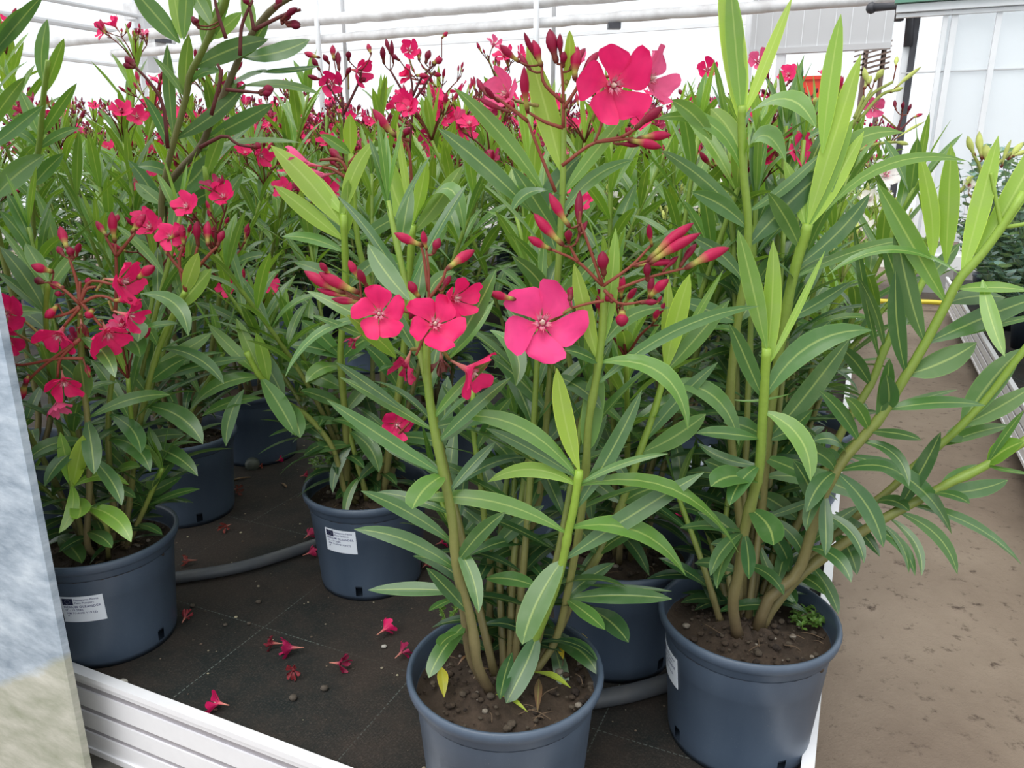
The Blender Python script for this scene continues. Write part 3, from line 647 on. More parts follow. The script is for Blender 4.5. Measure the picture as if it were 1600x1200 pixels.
# cross bench at the end of the path
root = empty('slatted_bench', W(.1, 5.9, 0), 'far brown slatted bench with white boards at the end of the path', 'bench')
for k in range(9):
    q = MB(); boxW(q, -.25, 2.4, 5.95+.14*k, 6.05+.14*k, .42, .445); q.build('slat', M['brown'], root, False)
q = MB(); boxW(q, -.25, 2.4, 5.9, 5.94, .30, .40); q.build('front_board', M['white'], root, False); q = MB(); boxW(q, -.25, 2.4, 5.92, 5.96, .40, .47); q.build('front_board', M['white'], root, False)
for a in (-.1, 1.1, 2.2):
    q = MB(); boxW(q, a, a+.07, 6, 6.07, 0, .42); q.build('leg', M['brown'], root, False)
c = np.array(W(.3, 5.75, .06)); mb = MB(); mb.tube(spline([c+np.array((*AV, 0))*x+np.array((0, 0, .012*math.sin(x*7))) for x in np.linspace(-.6, 1.6, 9)], 40), .018, (1, 1, 1), 8); 
tag(mb.build('garden_hose', M['yellow'], None, origin=tuple(c)), 'yellow hose lying across the far end of the brown path', 'hose')
# irrigation pipes lying on the bench
def hose(pts, r, label, name='irrigation_pipe', cap=None):
    root = None; q = [Pz(x, y, BZ+r) for x, y in pts]; mb = MB(); mb.tube(spline(q, 24), r, (1, 1, 1), 14)
    if cap is None: tag(mb.build(name, M['pvc'], None, origin=tuple(q[0])), label, 'pipe'); return
    root = empty(name, (q[0][0], q[0][1], BZ), label, 'pipe'); mb.build('pipe_run', M['pvc'], root)
    e = q[0]; d = nrm(q[0]-q[1]); mc = MB(); mc.tube([e-d*.01, e-d*.005, e+d*.02, e+d*.03, e+d*.034], [r*1.2, r*1.55, r*1.65, r*1.45, r*.5], (1, 1, 1), 16); mc.build('end_cap', M['capg'], root)
hose([(262, 905), (380, 885), (500, 848)], .0125, 'long grey irrigation pipe between the left front pot and the stickered middle pot')
hose([(925, 1094), (985, 1083), (1045, 1066)], .0145, 'short stretch of grey pipe between the two front right pots')
hose([(396, 722), (425, 668), (452, 612)], .012, 'grey pipe with a rounded end cap in the gap behind the left pots', cap=1)
# fallen blooms
def fallen(x, y, ang, R, wilt, colour, label, tube_c=None):
    r = random.Random(int(x*y)); p = Pz(x, y, BZ+R*.42); a = math.radians(ang); A = np.array((math.cos(a), math.sin(a), .12)); mb = MB()
    flower(mb, p, A, R, r, wilt, np.array(colour), open_=.55, n=6, m_=4)
    o = mb.build('fallen_flower', M['bloom'], None, origin=(p[0], p[1], BZ)); v = np.concatenate(mb.v); lo = v[:, 2].min()
    o.location.z = BZ+(BZ-lo)*1.0+.0005; tag(o, label, 'flower', 'fallen oleander flowers on the bench')
    return o
for q in [(338, 1104, 170, .022, .35, PINK, 'fresh pink fallen flower nearest the aluminium rail'),
          (604, 987, 50, .022, .35, PINK, 'bright crimson fallen flower with pale tube, left of the front pot rim'),
          (630, 1022, 55, .020, .6, (.45, .02, .10), 'pink and cream fallen flower touching the left side of the front pot'),
          (534, 1042, -15, .022, .9, WILT, 'brownish fallen flower with long cream tube lying alone on the dark bench'),
          (452, 1016, 190, .025, .6, (.55, .02, .12), 'largest magenta fallen flower in the clump of three'),
          (424, 1008, 185, .020, 1., (.30, .03, .05), 'dull red fallen flower at the left of the clump of three'),
          (459, 1054, -80, .020, 1., (.33, .04, .05), 'brown-red fallen flower at the bottom of the clump of three'),
          (291, 966, 90, .018, 1., (.35, .05, .06), 'curled red fallen flower beside the left front pot'),
          (292, 878, 200, .020, 1., (.42, .10, .08), 'orange-brown fallen flower just behind the long grey pipe'),
          (352, 826, 250, .020, 1., (.36, .07, .05), 'brown fallen flower at the foot of the left rear pot'),
          (372, 768, 330, .024, 1., (.22, .07, .05), 'shrivelled brown fallen flower below the pipe end cap'),
          (484, 838, 60, .018, .5, (.60, .03, .12), 'pink fallen flower above the pipe against the stickered pot'),
          (486, 866, 30, .018, .5, (.60, .03, .12), 'pink fallen flower below the pipe against the stickered pot'),
          (437, 720, 40, .014, .5, PINK, 'small vivid fallen bloom right of the pipe end cap'),
          (477, 744, 20, .014, .6, (.5, .03, .08), 'small fallen bloom at the rim of the stickered pot'),
          (408, 729, 20, .010, .8, (.5, .10, .06), 'tiny orange petal scrap beside the pipe end cap'),
          (668, 884, 60, .018, .6, (.55, .06, .10), 'fallen flower in the gap right of the stickered pot'),
          (692, 850, 30, .018, .5, PINK, 'bright fallen bloom behind the front plant, right of the stickered pot'),
          (1068, 806, 120, .022, .4, PINK, 'bright pink fallen flower resting between the pots right of centre'),
          (1074, 826, 330, .018, .4, PINK, 'small pink fallen flower just below its neighbour right of centre')]: fallen(*q)
# stones
for x, y, s_z, m, lab in ((192, 1066, .012, 'stonep', 'pale grey pebble beside the foot of the left front pot'), (301, 934+12, .008, 'stone', 'small brown pebble right of the left front pot'), (352, 976, .006, 'stone', 'tiny ochre pebble on the bench left of centre'), (389, 974, .006, 'stone', 'tiny reddish pebble right of the ochre one'),
                       (404, 940, .008, 'stone', 'dark crumb of soil on the bench below the long pipe'), (507, 1075, .010, 'stone', 'flat brown pebble in front of the clump of fallen flowers'), (458, 1090, .010, 'stone', 'dark lump near the lower middle of the bench'), (600, 1010, .007, 'stonep', 'small green-grey pebble left of the front pot')):
    mb = MB(); p = Pz(x, y, BZ+s_z*.45); mb.blob(p, s_z*.75, (1, 1, 1), int(x), .6); tag(mb.build('pebble', M[m], None, origin=tuple(p)), lab, 'pebble', 'pebbles on the bench')
for x, y, an, L_, lab in ((377, 748, 20, .05, 'short brown twig near the pipe end cap'), (444, 758, 130, .03, 'small dark twig left of the stickered pot')):
    mb = MB(); p = Pz(x, y, BZ+.003); a = math.radians(an); d = np.array((math.cos(a), math.sin(a), .05))*L_/2
    mb.tube(spline([p-d, p+(0, 0, .002), p+d], 6), [.002, .003, .003, .0025, .002, .001], (.22, .15, .09), 6); tag(mb.build('twig', M['soil'], None, origin=tuple(p)), lab, 'twig')
mb = MB(); r = random.Random(4)
for k in range(900):
    p = np.array(W(r.uniform(-1.6, -.03), r.uniform(.02, 1.9), BZ+.0006)); c = r.choice([(.3, .27, .2), (.12, .09, .07), (.2, .16, .12), (.45, .42, .3), (.06, .05, .04)]); mb.blob(p, r.choice([.0008, .0012, .0018, .003])*r.uniform(.6, 1.2), c, k, .5)
tag(mb.build('soil_crumbs', M['soil'], None), 'scattered crumbs and grit on the dark ground cover', 'grit', kind='stuff')
# ---------------------------------------------------------------- plants built stem by stem
RIMY = lambda Y: Y
# P1 front centre
p1 = Plant(-.009, .865, 'front centre oleander in a grey-blue pot, large open pink flower', 1)
p1.stem([(746, 1037), (737, 972), (714, 890), (706, 806), (687, 712), (675, 650), (668, 590), (667, 545), (668, 512)], .83, .845, 17, 11, .0, 1.)
p1.stem([(735, 1025), (724, 950), (716, 900), (710, 850)], .845, .845, 15, 12, .0, .3)
p1.stem([(868, 994), (900, 925), (934, 869), (969, 794), (984, 753), (1003, 697), (1020, 650), (1040, 580)], .93, .96, 16, 10, .1, .9)
p1.stem([(766, 1013), (765, 940), (766, 869), (759, 831), (750, 744), (742, 690), (738, 610)], .93, .95, 12, 8, .1, .9)
p1.stem([(832, 1010), (862, 935), (878, 881), (888, 831), (897, 790), (905, 735)], .86, .84, 15, 12, .6, 1.)
p1.stem([(868, 1000), (886, 930), (905, 830), (915, 740), (920, 660), (932, 590), (941, 520), (945, 446)], .89, .87, 13, 11, .2, .8)
p1.stem([(775, 1000), (800, 900), (838, 800), (850, 700), (858, 600), (868, 480), (874, 380), (880, 260), (880, 147)], .96, .93, 12, 8, .1, .9)
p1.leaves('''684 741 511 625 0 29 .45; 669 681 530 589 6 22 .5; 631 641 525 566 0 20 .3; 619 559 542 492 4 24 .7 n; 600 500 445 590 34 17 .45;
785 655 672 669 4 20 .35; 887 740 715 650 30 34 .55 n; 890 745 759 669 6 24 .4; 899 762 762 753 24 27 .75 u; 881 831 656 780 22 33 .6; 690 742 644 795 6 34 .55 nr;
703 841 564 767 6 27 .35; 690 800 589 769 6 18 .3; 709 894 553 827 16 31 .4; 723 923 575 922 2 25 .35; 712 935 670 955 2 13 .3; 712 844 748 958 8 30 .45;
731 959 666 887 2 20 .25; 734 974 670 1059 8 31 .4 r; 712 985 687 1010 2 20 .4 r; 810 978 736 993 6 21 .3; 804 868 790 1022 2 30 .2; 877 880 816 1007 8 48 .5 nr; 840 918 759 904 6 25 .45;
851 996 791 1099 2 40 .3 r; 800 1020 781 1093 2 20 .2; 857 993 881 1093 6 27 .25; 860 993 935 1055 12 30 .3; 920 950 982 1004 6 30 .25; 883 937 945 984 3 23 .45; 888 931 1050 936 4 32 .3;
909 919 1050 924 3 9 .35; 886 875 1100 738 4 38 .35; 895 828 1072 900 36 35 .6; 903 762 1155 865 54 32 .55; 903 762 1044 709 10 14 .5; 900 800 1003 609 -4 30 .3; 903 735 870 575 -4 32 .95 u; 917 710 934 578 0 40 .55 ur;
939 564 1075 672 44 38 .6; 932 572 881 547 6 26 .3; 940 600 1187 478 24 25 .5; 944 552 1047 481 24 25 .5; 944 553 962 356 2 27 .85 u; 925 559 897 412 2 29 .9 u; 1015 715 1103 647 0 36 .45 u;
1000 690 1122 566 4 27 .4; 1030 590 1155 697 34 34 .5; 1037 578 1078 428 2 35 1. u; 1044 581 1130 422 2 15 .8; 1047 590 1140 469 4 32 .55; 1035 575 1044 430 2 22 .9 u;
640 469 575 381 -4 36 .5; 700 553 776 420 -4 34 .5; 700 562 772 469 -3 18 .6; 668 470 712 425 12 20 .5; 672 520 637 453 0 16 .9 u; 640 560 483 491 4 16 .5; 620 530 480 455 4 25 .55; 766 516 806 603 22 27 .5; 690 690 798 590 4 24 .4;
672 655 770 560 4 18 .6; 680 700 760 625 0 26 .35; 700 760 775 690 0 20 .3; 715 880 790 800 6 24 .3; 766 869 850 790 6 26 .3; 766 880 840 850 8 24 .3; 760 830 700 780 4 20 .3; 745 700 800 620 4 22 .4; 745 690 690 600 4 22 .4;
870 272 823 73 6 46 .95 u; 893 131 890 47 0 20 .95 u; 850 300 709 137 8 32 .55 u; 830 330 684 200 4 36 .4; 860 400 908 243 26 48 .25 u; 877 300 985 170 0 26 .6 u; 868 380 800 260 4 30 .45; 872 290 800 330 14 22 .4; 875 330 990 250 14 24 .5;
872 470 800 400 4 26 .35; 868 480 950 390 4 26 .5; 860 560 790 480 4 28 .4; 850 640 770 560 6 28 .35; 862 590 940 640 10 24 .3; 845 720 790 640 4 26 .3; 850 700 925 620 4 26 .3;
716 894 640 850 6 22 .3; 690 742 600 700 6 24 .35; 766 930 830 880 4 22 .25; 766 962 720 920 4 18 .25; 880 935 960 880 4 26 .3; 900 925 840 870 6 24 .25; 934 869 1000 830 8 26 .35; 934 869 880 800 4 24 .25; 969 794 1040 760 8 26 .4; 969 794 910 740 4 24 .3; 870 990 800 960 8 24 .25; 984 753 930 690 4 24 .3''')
p1.proc(4, (.30, .62), .22, (0, 1, -.3), .12, cl=0, dirs=(.4, 2.7), k=(.1, .5))
p1.proc(4, (.2, .4), .16, (0, 1, -.4), .1, dirs=(.2, 2.9), k=(.1, .4), L=.13)
p1.build()
c = Cluster(p1, .86)
c.stalks('942 447 919 381 906 345; 940 445 903 409 862 390; 942 447 987 415 1019 381; 965 452 1015 433 1075 418; 944 453 970 475 1018 468; 944 470 920 474 894 481; 903 409 890 384; 906 350 906 330; 987 415 1016 406')
c.buds('862 390 825 370 13; 881 384 834 333 16; 891 356 858 301 15; 889 381 889 359 12 .6; 906 365 906 297 13 .5; 944 431 942 392 18 .65; 1010 410 1084 348 17; 1012 414 1095 364 16; 990 416 1056 409 11 .9; 1070 420 1140 387 18; 1062 418 1089 380 11 .5; 1014 466 1045 436 15; 958 472 948 460 15 .7; 1000 474 1028 472 10 .6; 972 484 970 510 20 .8; 890 470 897 448 16 .6; 806 468 764 456 13; 1012 440 1012 410 12 .5; 1019 385 1014 350 9 .8; 900 380 918 345 9 .6; 1035 425 1060 400 9 .6')
c.flower(848, 503, 68, 4, 10, 0, np.array((.90, .045, .24)), spin=1.62, stalk=(894, 481), label='large open pink bloom')
c.build()
c = Cluster(p1, .815)
c.stalks('667 540 669 500 670 428 666 391; 669 455 662 400 656 381; 669 500 620 482 565 468; 668 470 690 440 697 420; 668 490 700 520 690 540; 668 490 690 480; 665 520 650 555')
c.buds('662 384 616 364 14; 667 391 661 360 10; 677 397 687 372 13 .7; 697 422 742 391 16; 656 466 639 439 14 .8; 562 437 545 406 12; 540 458 475 423 17; 562 458 498 425 17; 552 462 494 451 11; 572 470 518 467 12; 517 430 500 410 10 .8; 575 450 560 420 12 .6; 650 470 640 500 10 .5; 690 455 705 430 10 .6')
c.flower(592, 490, 42, -5, 5, 0, spin=.9, stalk=(575, 470), dY=-.03); c.flower(680, 505, 47, 8, 14, 0, open_=.85, spin=.3, stalk=(672, 480), dY=-.03); c.flower(714, 466, 36, 40, 0, .15, open_=.5, stalk=(690, 455))
c.flower(741, 583, 44, 72, -28, 0, open_=.8, stalk=(690, 545)); c.flower(632, 575, 36, -30, -50, 1.0, WILT*1.6, .5, stalk=(655, 545), label='wilted purple bloom'); c.flower(690, 567, 26, 10, -75, 1., BRN, .3, stalk=(686, 540), label='dead brown bloom')
c.flower(552, 533, 18, -60, -30, 1., WILT, .3, stalk=(575, 500))
c.build()
c = Cluster(p1, .915)
c.stalks('880 200 880 147 877 100; 880 160 850 130 847 100; 880 170 900 140 905 125; 878 259 925 225 972 214; 930 222 990 216; 972 214 996 200; 928 160 940 190 928 225; 825 190 800 170 775 152; 868 300 840 230 825 190; 905 125 990 115; 880 200 850 190 825 175')
c.buds('870 99 859 45 17 .6; 877 91 875 52 9 .6; 880 106 882 80 10 .6; 898 126 903 73 16; 847 105 833 62 14; 840 95 819 50 8 .6; 825 177 819 103 13 .9; 812 97 781 70 11 .8; 905 124 937 80 12 .7; 975 113 1000 98 12 .8; 995 217 1049 211 14; 981 219 1034 231 14; 992 202 1036 167 15 .6; 762 150 745 122 9 .6; 797 175 747 153 9 .7; 780 160 757 135 8 .6; 890 110 915 75 10 .7; 830 110 812 85 9 .6; 960 225 1000 228 8 .6')
c.flower(960, 133, 62, 16, 0, 0, open_=.9, spin=1.1, stalk=(925, 190), dY=-.05, label='second large open bloom'); c.flower(1020, 122, 46, 58, 10, .1, FADE, .75, stalk=(950, 140), dY=.03)
c.flower(787, 145, 34, -35, 20, 0, FADE*1.05, .6, stalk=(840, 165), dY=.08); c.flower(895, 95, 22, 20, 40, .2, FADE, .4, stalk=(885, 130), dY=.06)
c.build()
# litter and seedlings in the front pot
mb = MB()
for x0, y0, x1, y1, w_, c_l in ((690, 1043, 694, 1090, 20, (.50, .48, .05)), (842, 1060, 840, 1112, 14, (.16, .09, .05)), (893, 1000, 918, 997, 12, (.7, .5, .02)), (870, 1012, 880, 1030, 14, (.75, .55, .03)), (775, 1085, 825, 1113, 10, (.40, .50, .06)), (835, 1050, 892, 1075, 16, (.35, .45, .05)), (715, 1040, 737, 1025, 6, (.15, .07, .04)), (740, 1060, 765, 1045, 8, (.20, .13, .08))):
    a = Pz(x0, y0, p1.top+.004); b_ = Pz(x1, y1, p1.top+.005); m_ = (a+b_)/2+(0, 0, .008); T = b_-a; Sx = nrm(np.cross(T, (0, 0, 1))); mb.leaf(bez(a, m_, m_, b_, 8), Sx, w_*.9/F, np.array(c_l), fold=.3, shape=0)
mb.build('fallen_leaves', M['leaf'], p1.root)
def weed(root, x, y, z, n, h, r, seed, c=(.10, .25, .04), lean=0):
    mb = MB(); rr = random.Random(seed); b0 = Pz(x, y, z)
    for i in range(n):
        an = rr.uniform(0, 6.3); q = b0+np.array((math.cos(an), math.sin(an), 0))*r*rr.random(); H = h*rr.uniform(.5, 1.1)
        tip = q+np.array((math.cos(an)*H*.5, math.sin(an)*H*.5, H)); pts = spline([q-(0, 0, .004), (q+tip)/2+(0, 0, H*.15), tip], 6); mb.tube(pts, .0007, (.2, .3, .06), 4)
        for p in pts[1:]:
            for k in range(3):
                a2 = rr.uniform(0, 6.3); proc_leaf(mb, p, a2, rr.uniform(0, .8), .008*rr.uniform(.8, 1.3), .005, .3, .6, rr, 4, 3)
    o = mb.build('weed', M['leaf'], root); o['label'] = 'small green seedling weed'
weed(p1.root, 702, 972, p1.top, 4, .03, .008, 1)
# P2 right front
p2 = Plant(.348, .989, 'right front oleander in a grey-blue pot by the white bench edge, no open flower', 2)
p2.stem([(1145, 943), (1155, 890), (1162, 833), (1178, 770), (1187, 725), (1192, 647), (1195, 587), (1198, 545)], .95, .90, 19, 13, .0, 1.)
p2.stem([(1162, 930), (1160, 860), (1150, 760), (1140, 640), (1150, 520), (1165, 430), (1169, 350), (1162, 272), (1159, 200), (1160, 165)], 1.03, .98, 14, 11, .05, 1.)
p2.stem([(1178, 925), (1190, 800), (1198, 690), (1210, 600), (1222, 520), (1237, 440), (1252, 385), (1262, 350)], 1.04, 1.0, 14, 15, .05, 1.)
p2.stem([(1203, 933), (1243, 900), (1263, 850), (1280, 790), (1312, 727), (1350, 682), (1376, 652), (1410, 596), (1440, 547), (1475, 482), (1500, 435), (1532, 400), (1565, 355), (1600, 300)], .98, .92, 20, 11, .05, 1.)
p2.stem([(1565, 355), (1557, 315), (1548, 270)], .925, .93, 8, 5, .9, 1., grow=False)
p2.stem([(1565, 355), (1600, 350), (1640, 335)], .925, .92, 8, 5, .9, 1., grow=False)
p2.stem([(1215, 940), (1267, 885), (1350, 829), (1400, 800), (1459, 769), (1485, 754), (1534, 731), (1600, 690), (1660, 650)], .99, .95, 17, 12, .1, .9)
p2.stem([(1210, 920), (1280, 860), (1340, 805), (1391, 765), (1421, 735), (1470, 694), (1492, 675), (1540, 625), (1590, 560), (1640, 500)], 1.03, 1.0, 13, 10, .1, .95)
p2.stem([(1200, 925), (1240, 830), (1290, 730), (1320, 665), (1361, 600), (1384, 540), (1412, 490), (1437, 450), (1455, 410)], 1.05, 1.08, 14, 10, .1, .95)
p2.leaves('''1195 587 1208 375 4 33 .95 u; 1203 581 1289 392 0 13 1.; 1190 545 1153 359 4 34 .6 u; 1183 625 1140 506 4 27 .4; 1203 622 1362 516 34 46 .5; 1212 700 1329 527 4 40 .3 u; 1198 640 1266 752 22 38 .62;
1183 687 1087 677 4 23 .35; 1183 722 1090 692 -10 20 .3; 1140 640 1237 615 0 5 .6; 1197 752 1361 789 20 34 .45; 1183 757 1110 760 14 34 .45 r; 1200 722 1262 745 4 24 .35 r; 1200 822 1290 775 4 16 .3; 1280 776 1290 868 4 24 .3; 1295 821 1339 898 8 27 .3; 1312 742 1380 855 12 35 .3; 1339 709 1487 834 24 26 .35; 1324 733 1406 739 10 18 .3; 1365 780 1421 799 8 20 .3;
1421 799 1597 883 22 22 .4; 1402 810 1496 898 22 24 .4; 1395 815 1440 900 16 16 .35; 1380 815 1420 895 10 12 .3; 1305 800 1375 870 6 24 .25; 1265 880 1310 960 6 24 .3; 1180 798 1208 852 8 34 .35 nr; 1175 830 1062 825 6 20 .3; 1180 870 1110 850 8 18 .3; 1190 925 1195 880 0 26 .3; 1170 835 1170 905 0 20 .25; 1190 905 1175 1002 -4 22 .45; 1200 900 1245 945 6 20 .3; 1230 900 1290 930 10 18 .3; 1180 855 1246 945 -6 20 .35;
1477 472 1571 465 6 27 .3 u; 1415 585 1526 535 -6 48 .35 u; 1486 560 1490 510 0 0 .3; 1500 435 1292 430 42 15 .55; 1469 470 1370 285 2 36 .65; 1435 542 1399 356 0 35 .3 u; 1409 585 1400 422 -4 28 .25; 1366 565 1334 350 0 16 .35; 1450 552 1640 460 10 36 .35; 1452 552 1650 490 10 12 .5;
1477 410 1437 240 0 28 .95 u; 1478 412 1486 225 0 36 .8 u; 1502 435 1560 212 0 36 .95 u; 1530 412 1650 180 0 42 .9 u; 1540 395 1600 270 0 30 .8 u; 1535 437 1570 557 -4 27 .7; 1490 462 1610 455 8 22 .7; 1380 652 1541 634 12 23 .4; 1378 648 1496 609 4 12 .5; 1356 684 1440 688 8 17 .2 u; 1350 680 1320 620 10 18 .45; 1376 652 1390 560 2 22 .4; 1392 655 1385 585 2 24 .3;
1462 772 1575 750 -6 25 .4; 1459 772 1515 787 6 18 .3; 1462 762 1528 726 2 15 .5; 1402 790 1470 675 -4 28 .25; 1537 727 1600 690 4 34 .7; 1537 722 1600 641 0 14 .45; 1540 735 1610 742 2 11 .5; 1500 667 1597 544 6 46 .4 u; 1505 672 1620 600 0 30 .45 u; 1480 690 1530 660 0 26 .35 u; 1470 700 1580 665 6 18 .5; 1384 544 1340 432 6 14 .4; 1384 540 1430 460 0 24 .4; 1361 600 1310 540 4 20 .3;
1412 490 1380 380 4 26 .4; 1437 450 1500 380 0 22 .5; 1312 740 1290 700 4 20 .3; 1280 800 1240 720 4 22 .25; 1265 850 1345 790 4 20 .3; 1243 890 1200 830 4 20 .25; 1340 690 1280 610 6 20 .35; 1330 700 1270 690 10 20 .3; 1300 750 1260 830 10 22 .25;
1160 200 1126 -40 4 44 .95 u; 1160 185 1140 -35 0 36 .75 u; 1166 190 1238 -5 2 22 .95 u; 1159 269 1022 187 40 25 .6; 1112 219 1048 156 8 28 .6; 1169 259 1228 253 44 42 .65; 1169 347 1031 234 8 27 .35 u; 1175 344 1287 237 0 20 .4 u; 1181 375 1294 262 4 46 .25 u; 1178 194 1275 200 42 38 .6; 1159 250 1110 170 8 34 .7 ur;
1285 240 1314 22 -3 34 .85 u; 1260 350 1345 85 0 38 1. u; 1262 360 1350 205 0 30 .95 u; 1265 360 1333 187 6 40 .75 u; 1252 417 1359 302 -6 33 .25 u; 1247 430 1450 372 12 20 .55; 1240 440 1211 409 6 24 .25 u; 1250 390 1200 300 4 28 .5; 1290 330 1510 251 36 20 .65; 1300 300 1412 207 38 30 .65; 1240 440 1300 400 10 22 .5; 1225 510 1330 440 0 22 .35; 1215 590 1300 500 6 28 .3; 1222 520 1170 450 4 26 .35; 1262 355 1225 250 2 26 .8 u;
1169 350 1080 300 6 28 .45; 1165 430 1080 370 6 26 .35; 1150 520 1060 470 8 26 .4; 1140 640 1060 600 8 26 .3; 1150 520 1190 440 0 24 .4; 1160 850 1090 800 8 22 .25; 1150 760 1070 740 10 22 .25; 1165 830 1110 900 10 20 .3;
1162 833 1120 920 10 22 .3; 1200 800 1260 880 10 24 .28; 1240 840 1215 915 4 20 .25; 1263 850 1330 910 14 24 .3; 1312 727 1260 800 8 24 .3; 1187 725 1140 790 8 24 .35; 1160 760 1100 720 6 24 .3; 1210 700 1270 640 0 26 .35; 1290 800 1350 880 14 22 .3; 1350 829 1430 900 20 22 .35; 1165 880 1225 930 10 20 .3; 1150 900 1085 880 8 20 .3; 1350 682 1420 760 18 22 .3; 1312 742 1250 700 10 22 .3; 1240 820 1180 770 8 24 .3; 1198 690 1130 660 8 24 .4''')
p2.proc(7, (.35, .75), .22, (.1, 1, -.1), .2, dirs=(-.3, 2.6), k=(.1, .45))
p2.proc(3, (.14, .36), .14, (.3, 1, -.1), .1, L=.12, dirs=(.3, 1.1), k=(.1, .3))
p2.proc(6, (.15, .40), .18, (0, 1, -.3), .08, L=.125, dirs=(.3, 3.4), k=(.1, .35))
p2.build()
passport(p2.root, math.radians(183), .130)
weed(p2.root, 1262, 965, p2.top-.006, 14, .008, .035, 9, (.2, .3, .05))
# P3 left front
p3 = Plant(-.736, 1.239, 'left front oleander beside the galvanised post, pot with a passport sticker', 3)
p3.stem([(136, 847), (140, 760), (137, 662), (130, 600), (126, 537), (125, 475)], 1.16, 1.12, 11, 8, .0, .6)
p3.stem([(178, 803), (172, 740), (169, 680), (172, 615), (182, 560), (190, 500)], 1.22, 1.2, 11, 7, .1, .8)
p3.stem([(194, 794), (210, 700), (231, 606), (250, 540), (275, 484), (290, 455)], 1.25, 1.2, 12, 8, .1, 1.)
p3.stem([(165, 820), (120, 780), (112, 758), (106, 700)], 1.15, 1.13, 8, 6, .3, .9)
p3.stem([(130, 840), (100, 700), (80, 600), (72, 500), (75, 440)], 1.2, 1.14, 9, 7, .1, .9)
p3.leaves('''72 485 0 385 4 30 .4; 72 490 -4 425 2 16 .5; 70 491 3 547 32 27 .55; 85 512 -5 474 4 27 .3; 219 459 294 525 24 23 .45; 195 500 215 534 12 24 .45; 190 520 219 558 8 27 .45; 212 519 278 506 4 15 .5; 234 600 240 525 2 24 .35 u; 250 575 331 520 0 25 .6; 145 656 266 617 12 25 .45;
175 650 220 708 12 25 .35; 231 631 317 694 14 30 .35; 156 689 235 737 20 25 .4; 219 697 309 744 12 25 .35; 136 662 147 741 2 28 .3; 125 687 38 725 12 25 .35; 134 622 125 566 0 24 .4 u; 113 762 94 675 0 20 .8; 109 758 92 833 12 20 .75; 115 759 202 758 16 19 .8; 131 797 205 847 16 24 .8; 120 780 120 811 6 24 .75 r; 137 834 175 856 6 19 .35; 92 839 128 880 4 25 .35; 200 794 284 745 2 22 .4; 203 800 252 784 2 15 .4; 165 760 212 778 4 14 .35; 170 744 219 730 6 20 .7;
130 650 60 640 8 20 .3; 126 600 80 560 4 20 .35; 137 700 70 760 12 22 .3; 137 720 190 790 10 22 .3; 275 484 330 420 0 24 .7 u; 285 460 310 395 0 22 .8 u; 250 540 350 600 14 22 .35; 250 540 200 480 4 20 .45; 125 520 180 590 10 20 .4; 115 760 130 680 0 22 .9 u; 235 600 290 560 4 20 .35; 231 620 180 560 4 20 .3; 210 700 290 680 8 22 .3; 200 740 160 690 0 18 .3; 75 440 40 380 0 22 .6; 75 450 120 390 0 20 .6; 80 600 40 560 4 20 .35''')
p3.proc(7, (.28, .62), .24, (.3, 1, -.2), .15, cl=2, dirs=(-.2, 2.6), k=(.15, .6))
p3.proc(5, (.12, .42), .13, None, .1, cl=0, k=(.15, .5), L=.12)
p3.build()
passport(p3.root, math.radians(-82), .125)
c = Cluster(p3, 1.10)
c.stalks('125 475 120 440 108 403; 125 475 100 453 75 441; 125 475 155 462 187 472; 125 475 135 452 150 448; 125 478 105 490 75 497; 125 470 150 500 160 512; 125 480 100 510; 125 475 140 440 180 445; 130 560 90 560 40 570 23 569; 125 530 95 560 90 590; 125 530 70 570 41 597; 125 470 125 440')
c.buds('84 425 48 414 14; 106 391 94 353 13 .9; 100 450 78 442 13 .8; 91 475 70 497 13; 215 436 242 416 15; 137 450 139 433 10 .7; 146 482 134 497 13 .9; 175 470 208 469 10; 41 597 27 625 15; 23 569 5 606 15; 115 405 108 385 12 .6; 100 400 90 385 10 .6; 120 400 125 380 9 .6; 68 441 55 436 12 .3; 45 585 38 600 9 .8; 140 590 136 570 9 .9; 100 460 85 458 9 .6')
c.flower(196, 440, 36, 50, -10, 0, open_=.8, stalk=(150, 455)); c.flower(90, 527, 35, -45, -45, 0, open_=.75, stalk=(125, 480)); c.flower(170, 525, 34, 15, -45, 0, open_=.7, stalk=(155, 500)); c.flower(206, 494, 30, 60, -20, .2, open_=.7, stalk=(170, 470))
c.flower(100, 600, 30, 0, -50, .1, open_=.6, stalk=(90, 565)); c.flower(92, 634, 26, 0, -65, .4, FADE, .5, stalk=(88, 600)); c.flower(8, 490, 36, -20, 0, 0, open_=.8, stalk=(60, 520)); c.flower(10, 530, 30, -10, -30, .3, open_=.6, stalk=(60, 540)); c.flower(128, 510, 16, 0, -60, 1., BRN*2, .3, stalk=(125, 490))
c.build()
c = Cluster(p3, 1.2)
c.stalks('290 455 300 420 310 380; 290 455 280 410 290 375; 290 430 265 400 262 385; 290 440 325 400 340 385; 180 500 182 430 180 380; 182 400 165 370; 182 400 210 365')
c.buds('288 385 284 350 11; 310 385 308 345 12 .7; 325 385 325 345 12; 340 385 350 360 11 .7; 262 400 258 380 9; 180 380 175 330 13; 168 370 150 345 10 .8; 205 365 228 335 12; 212 360 222 345 10; 180 350 185 335 8 .7; 262 375 290 360 8 .8')
c.flower(265, 369, 22, -15, 10, 0, spin=1.2, stalk=(285, 385)); c.build()
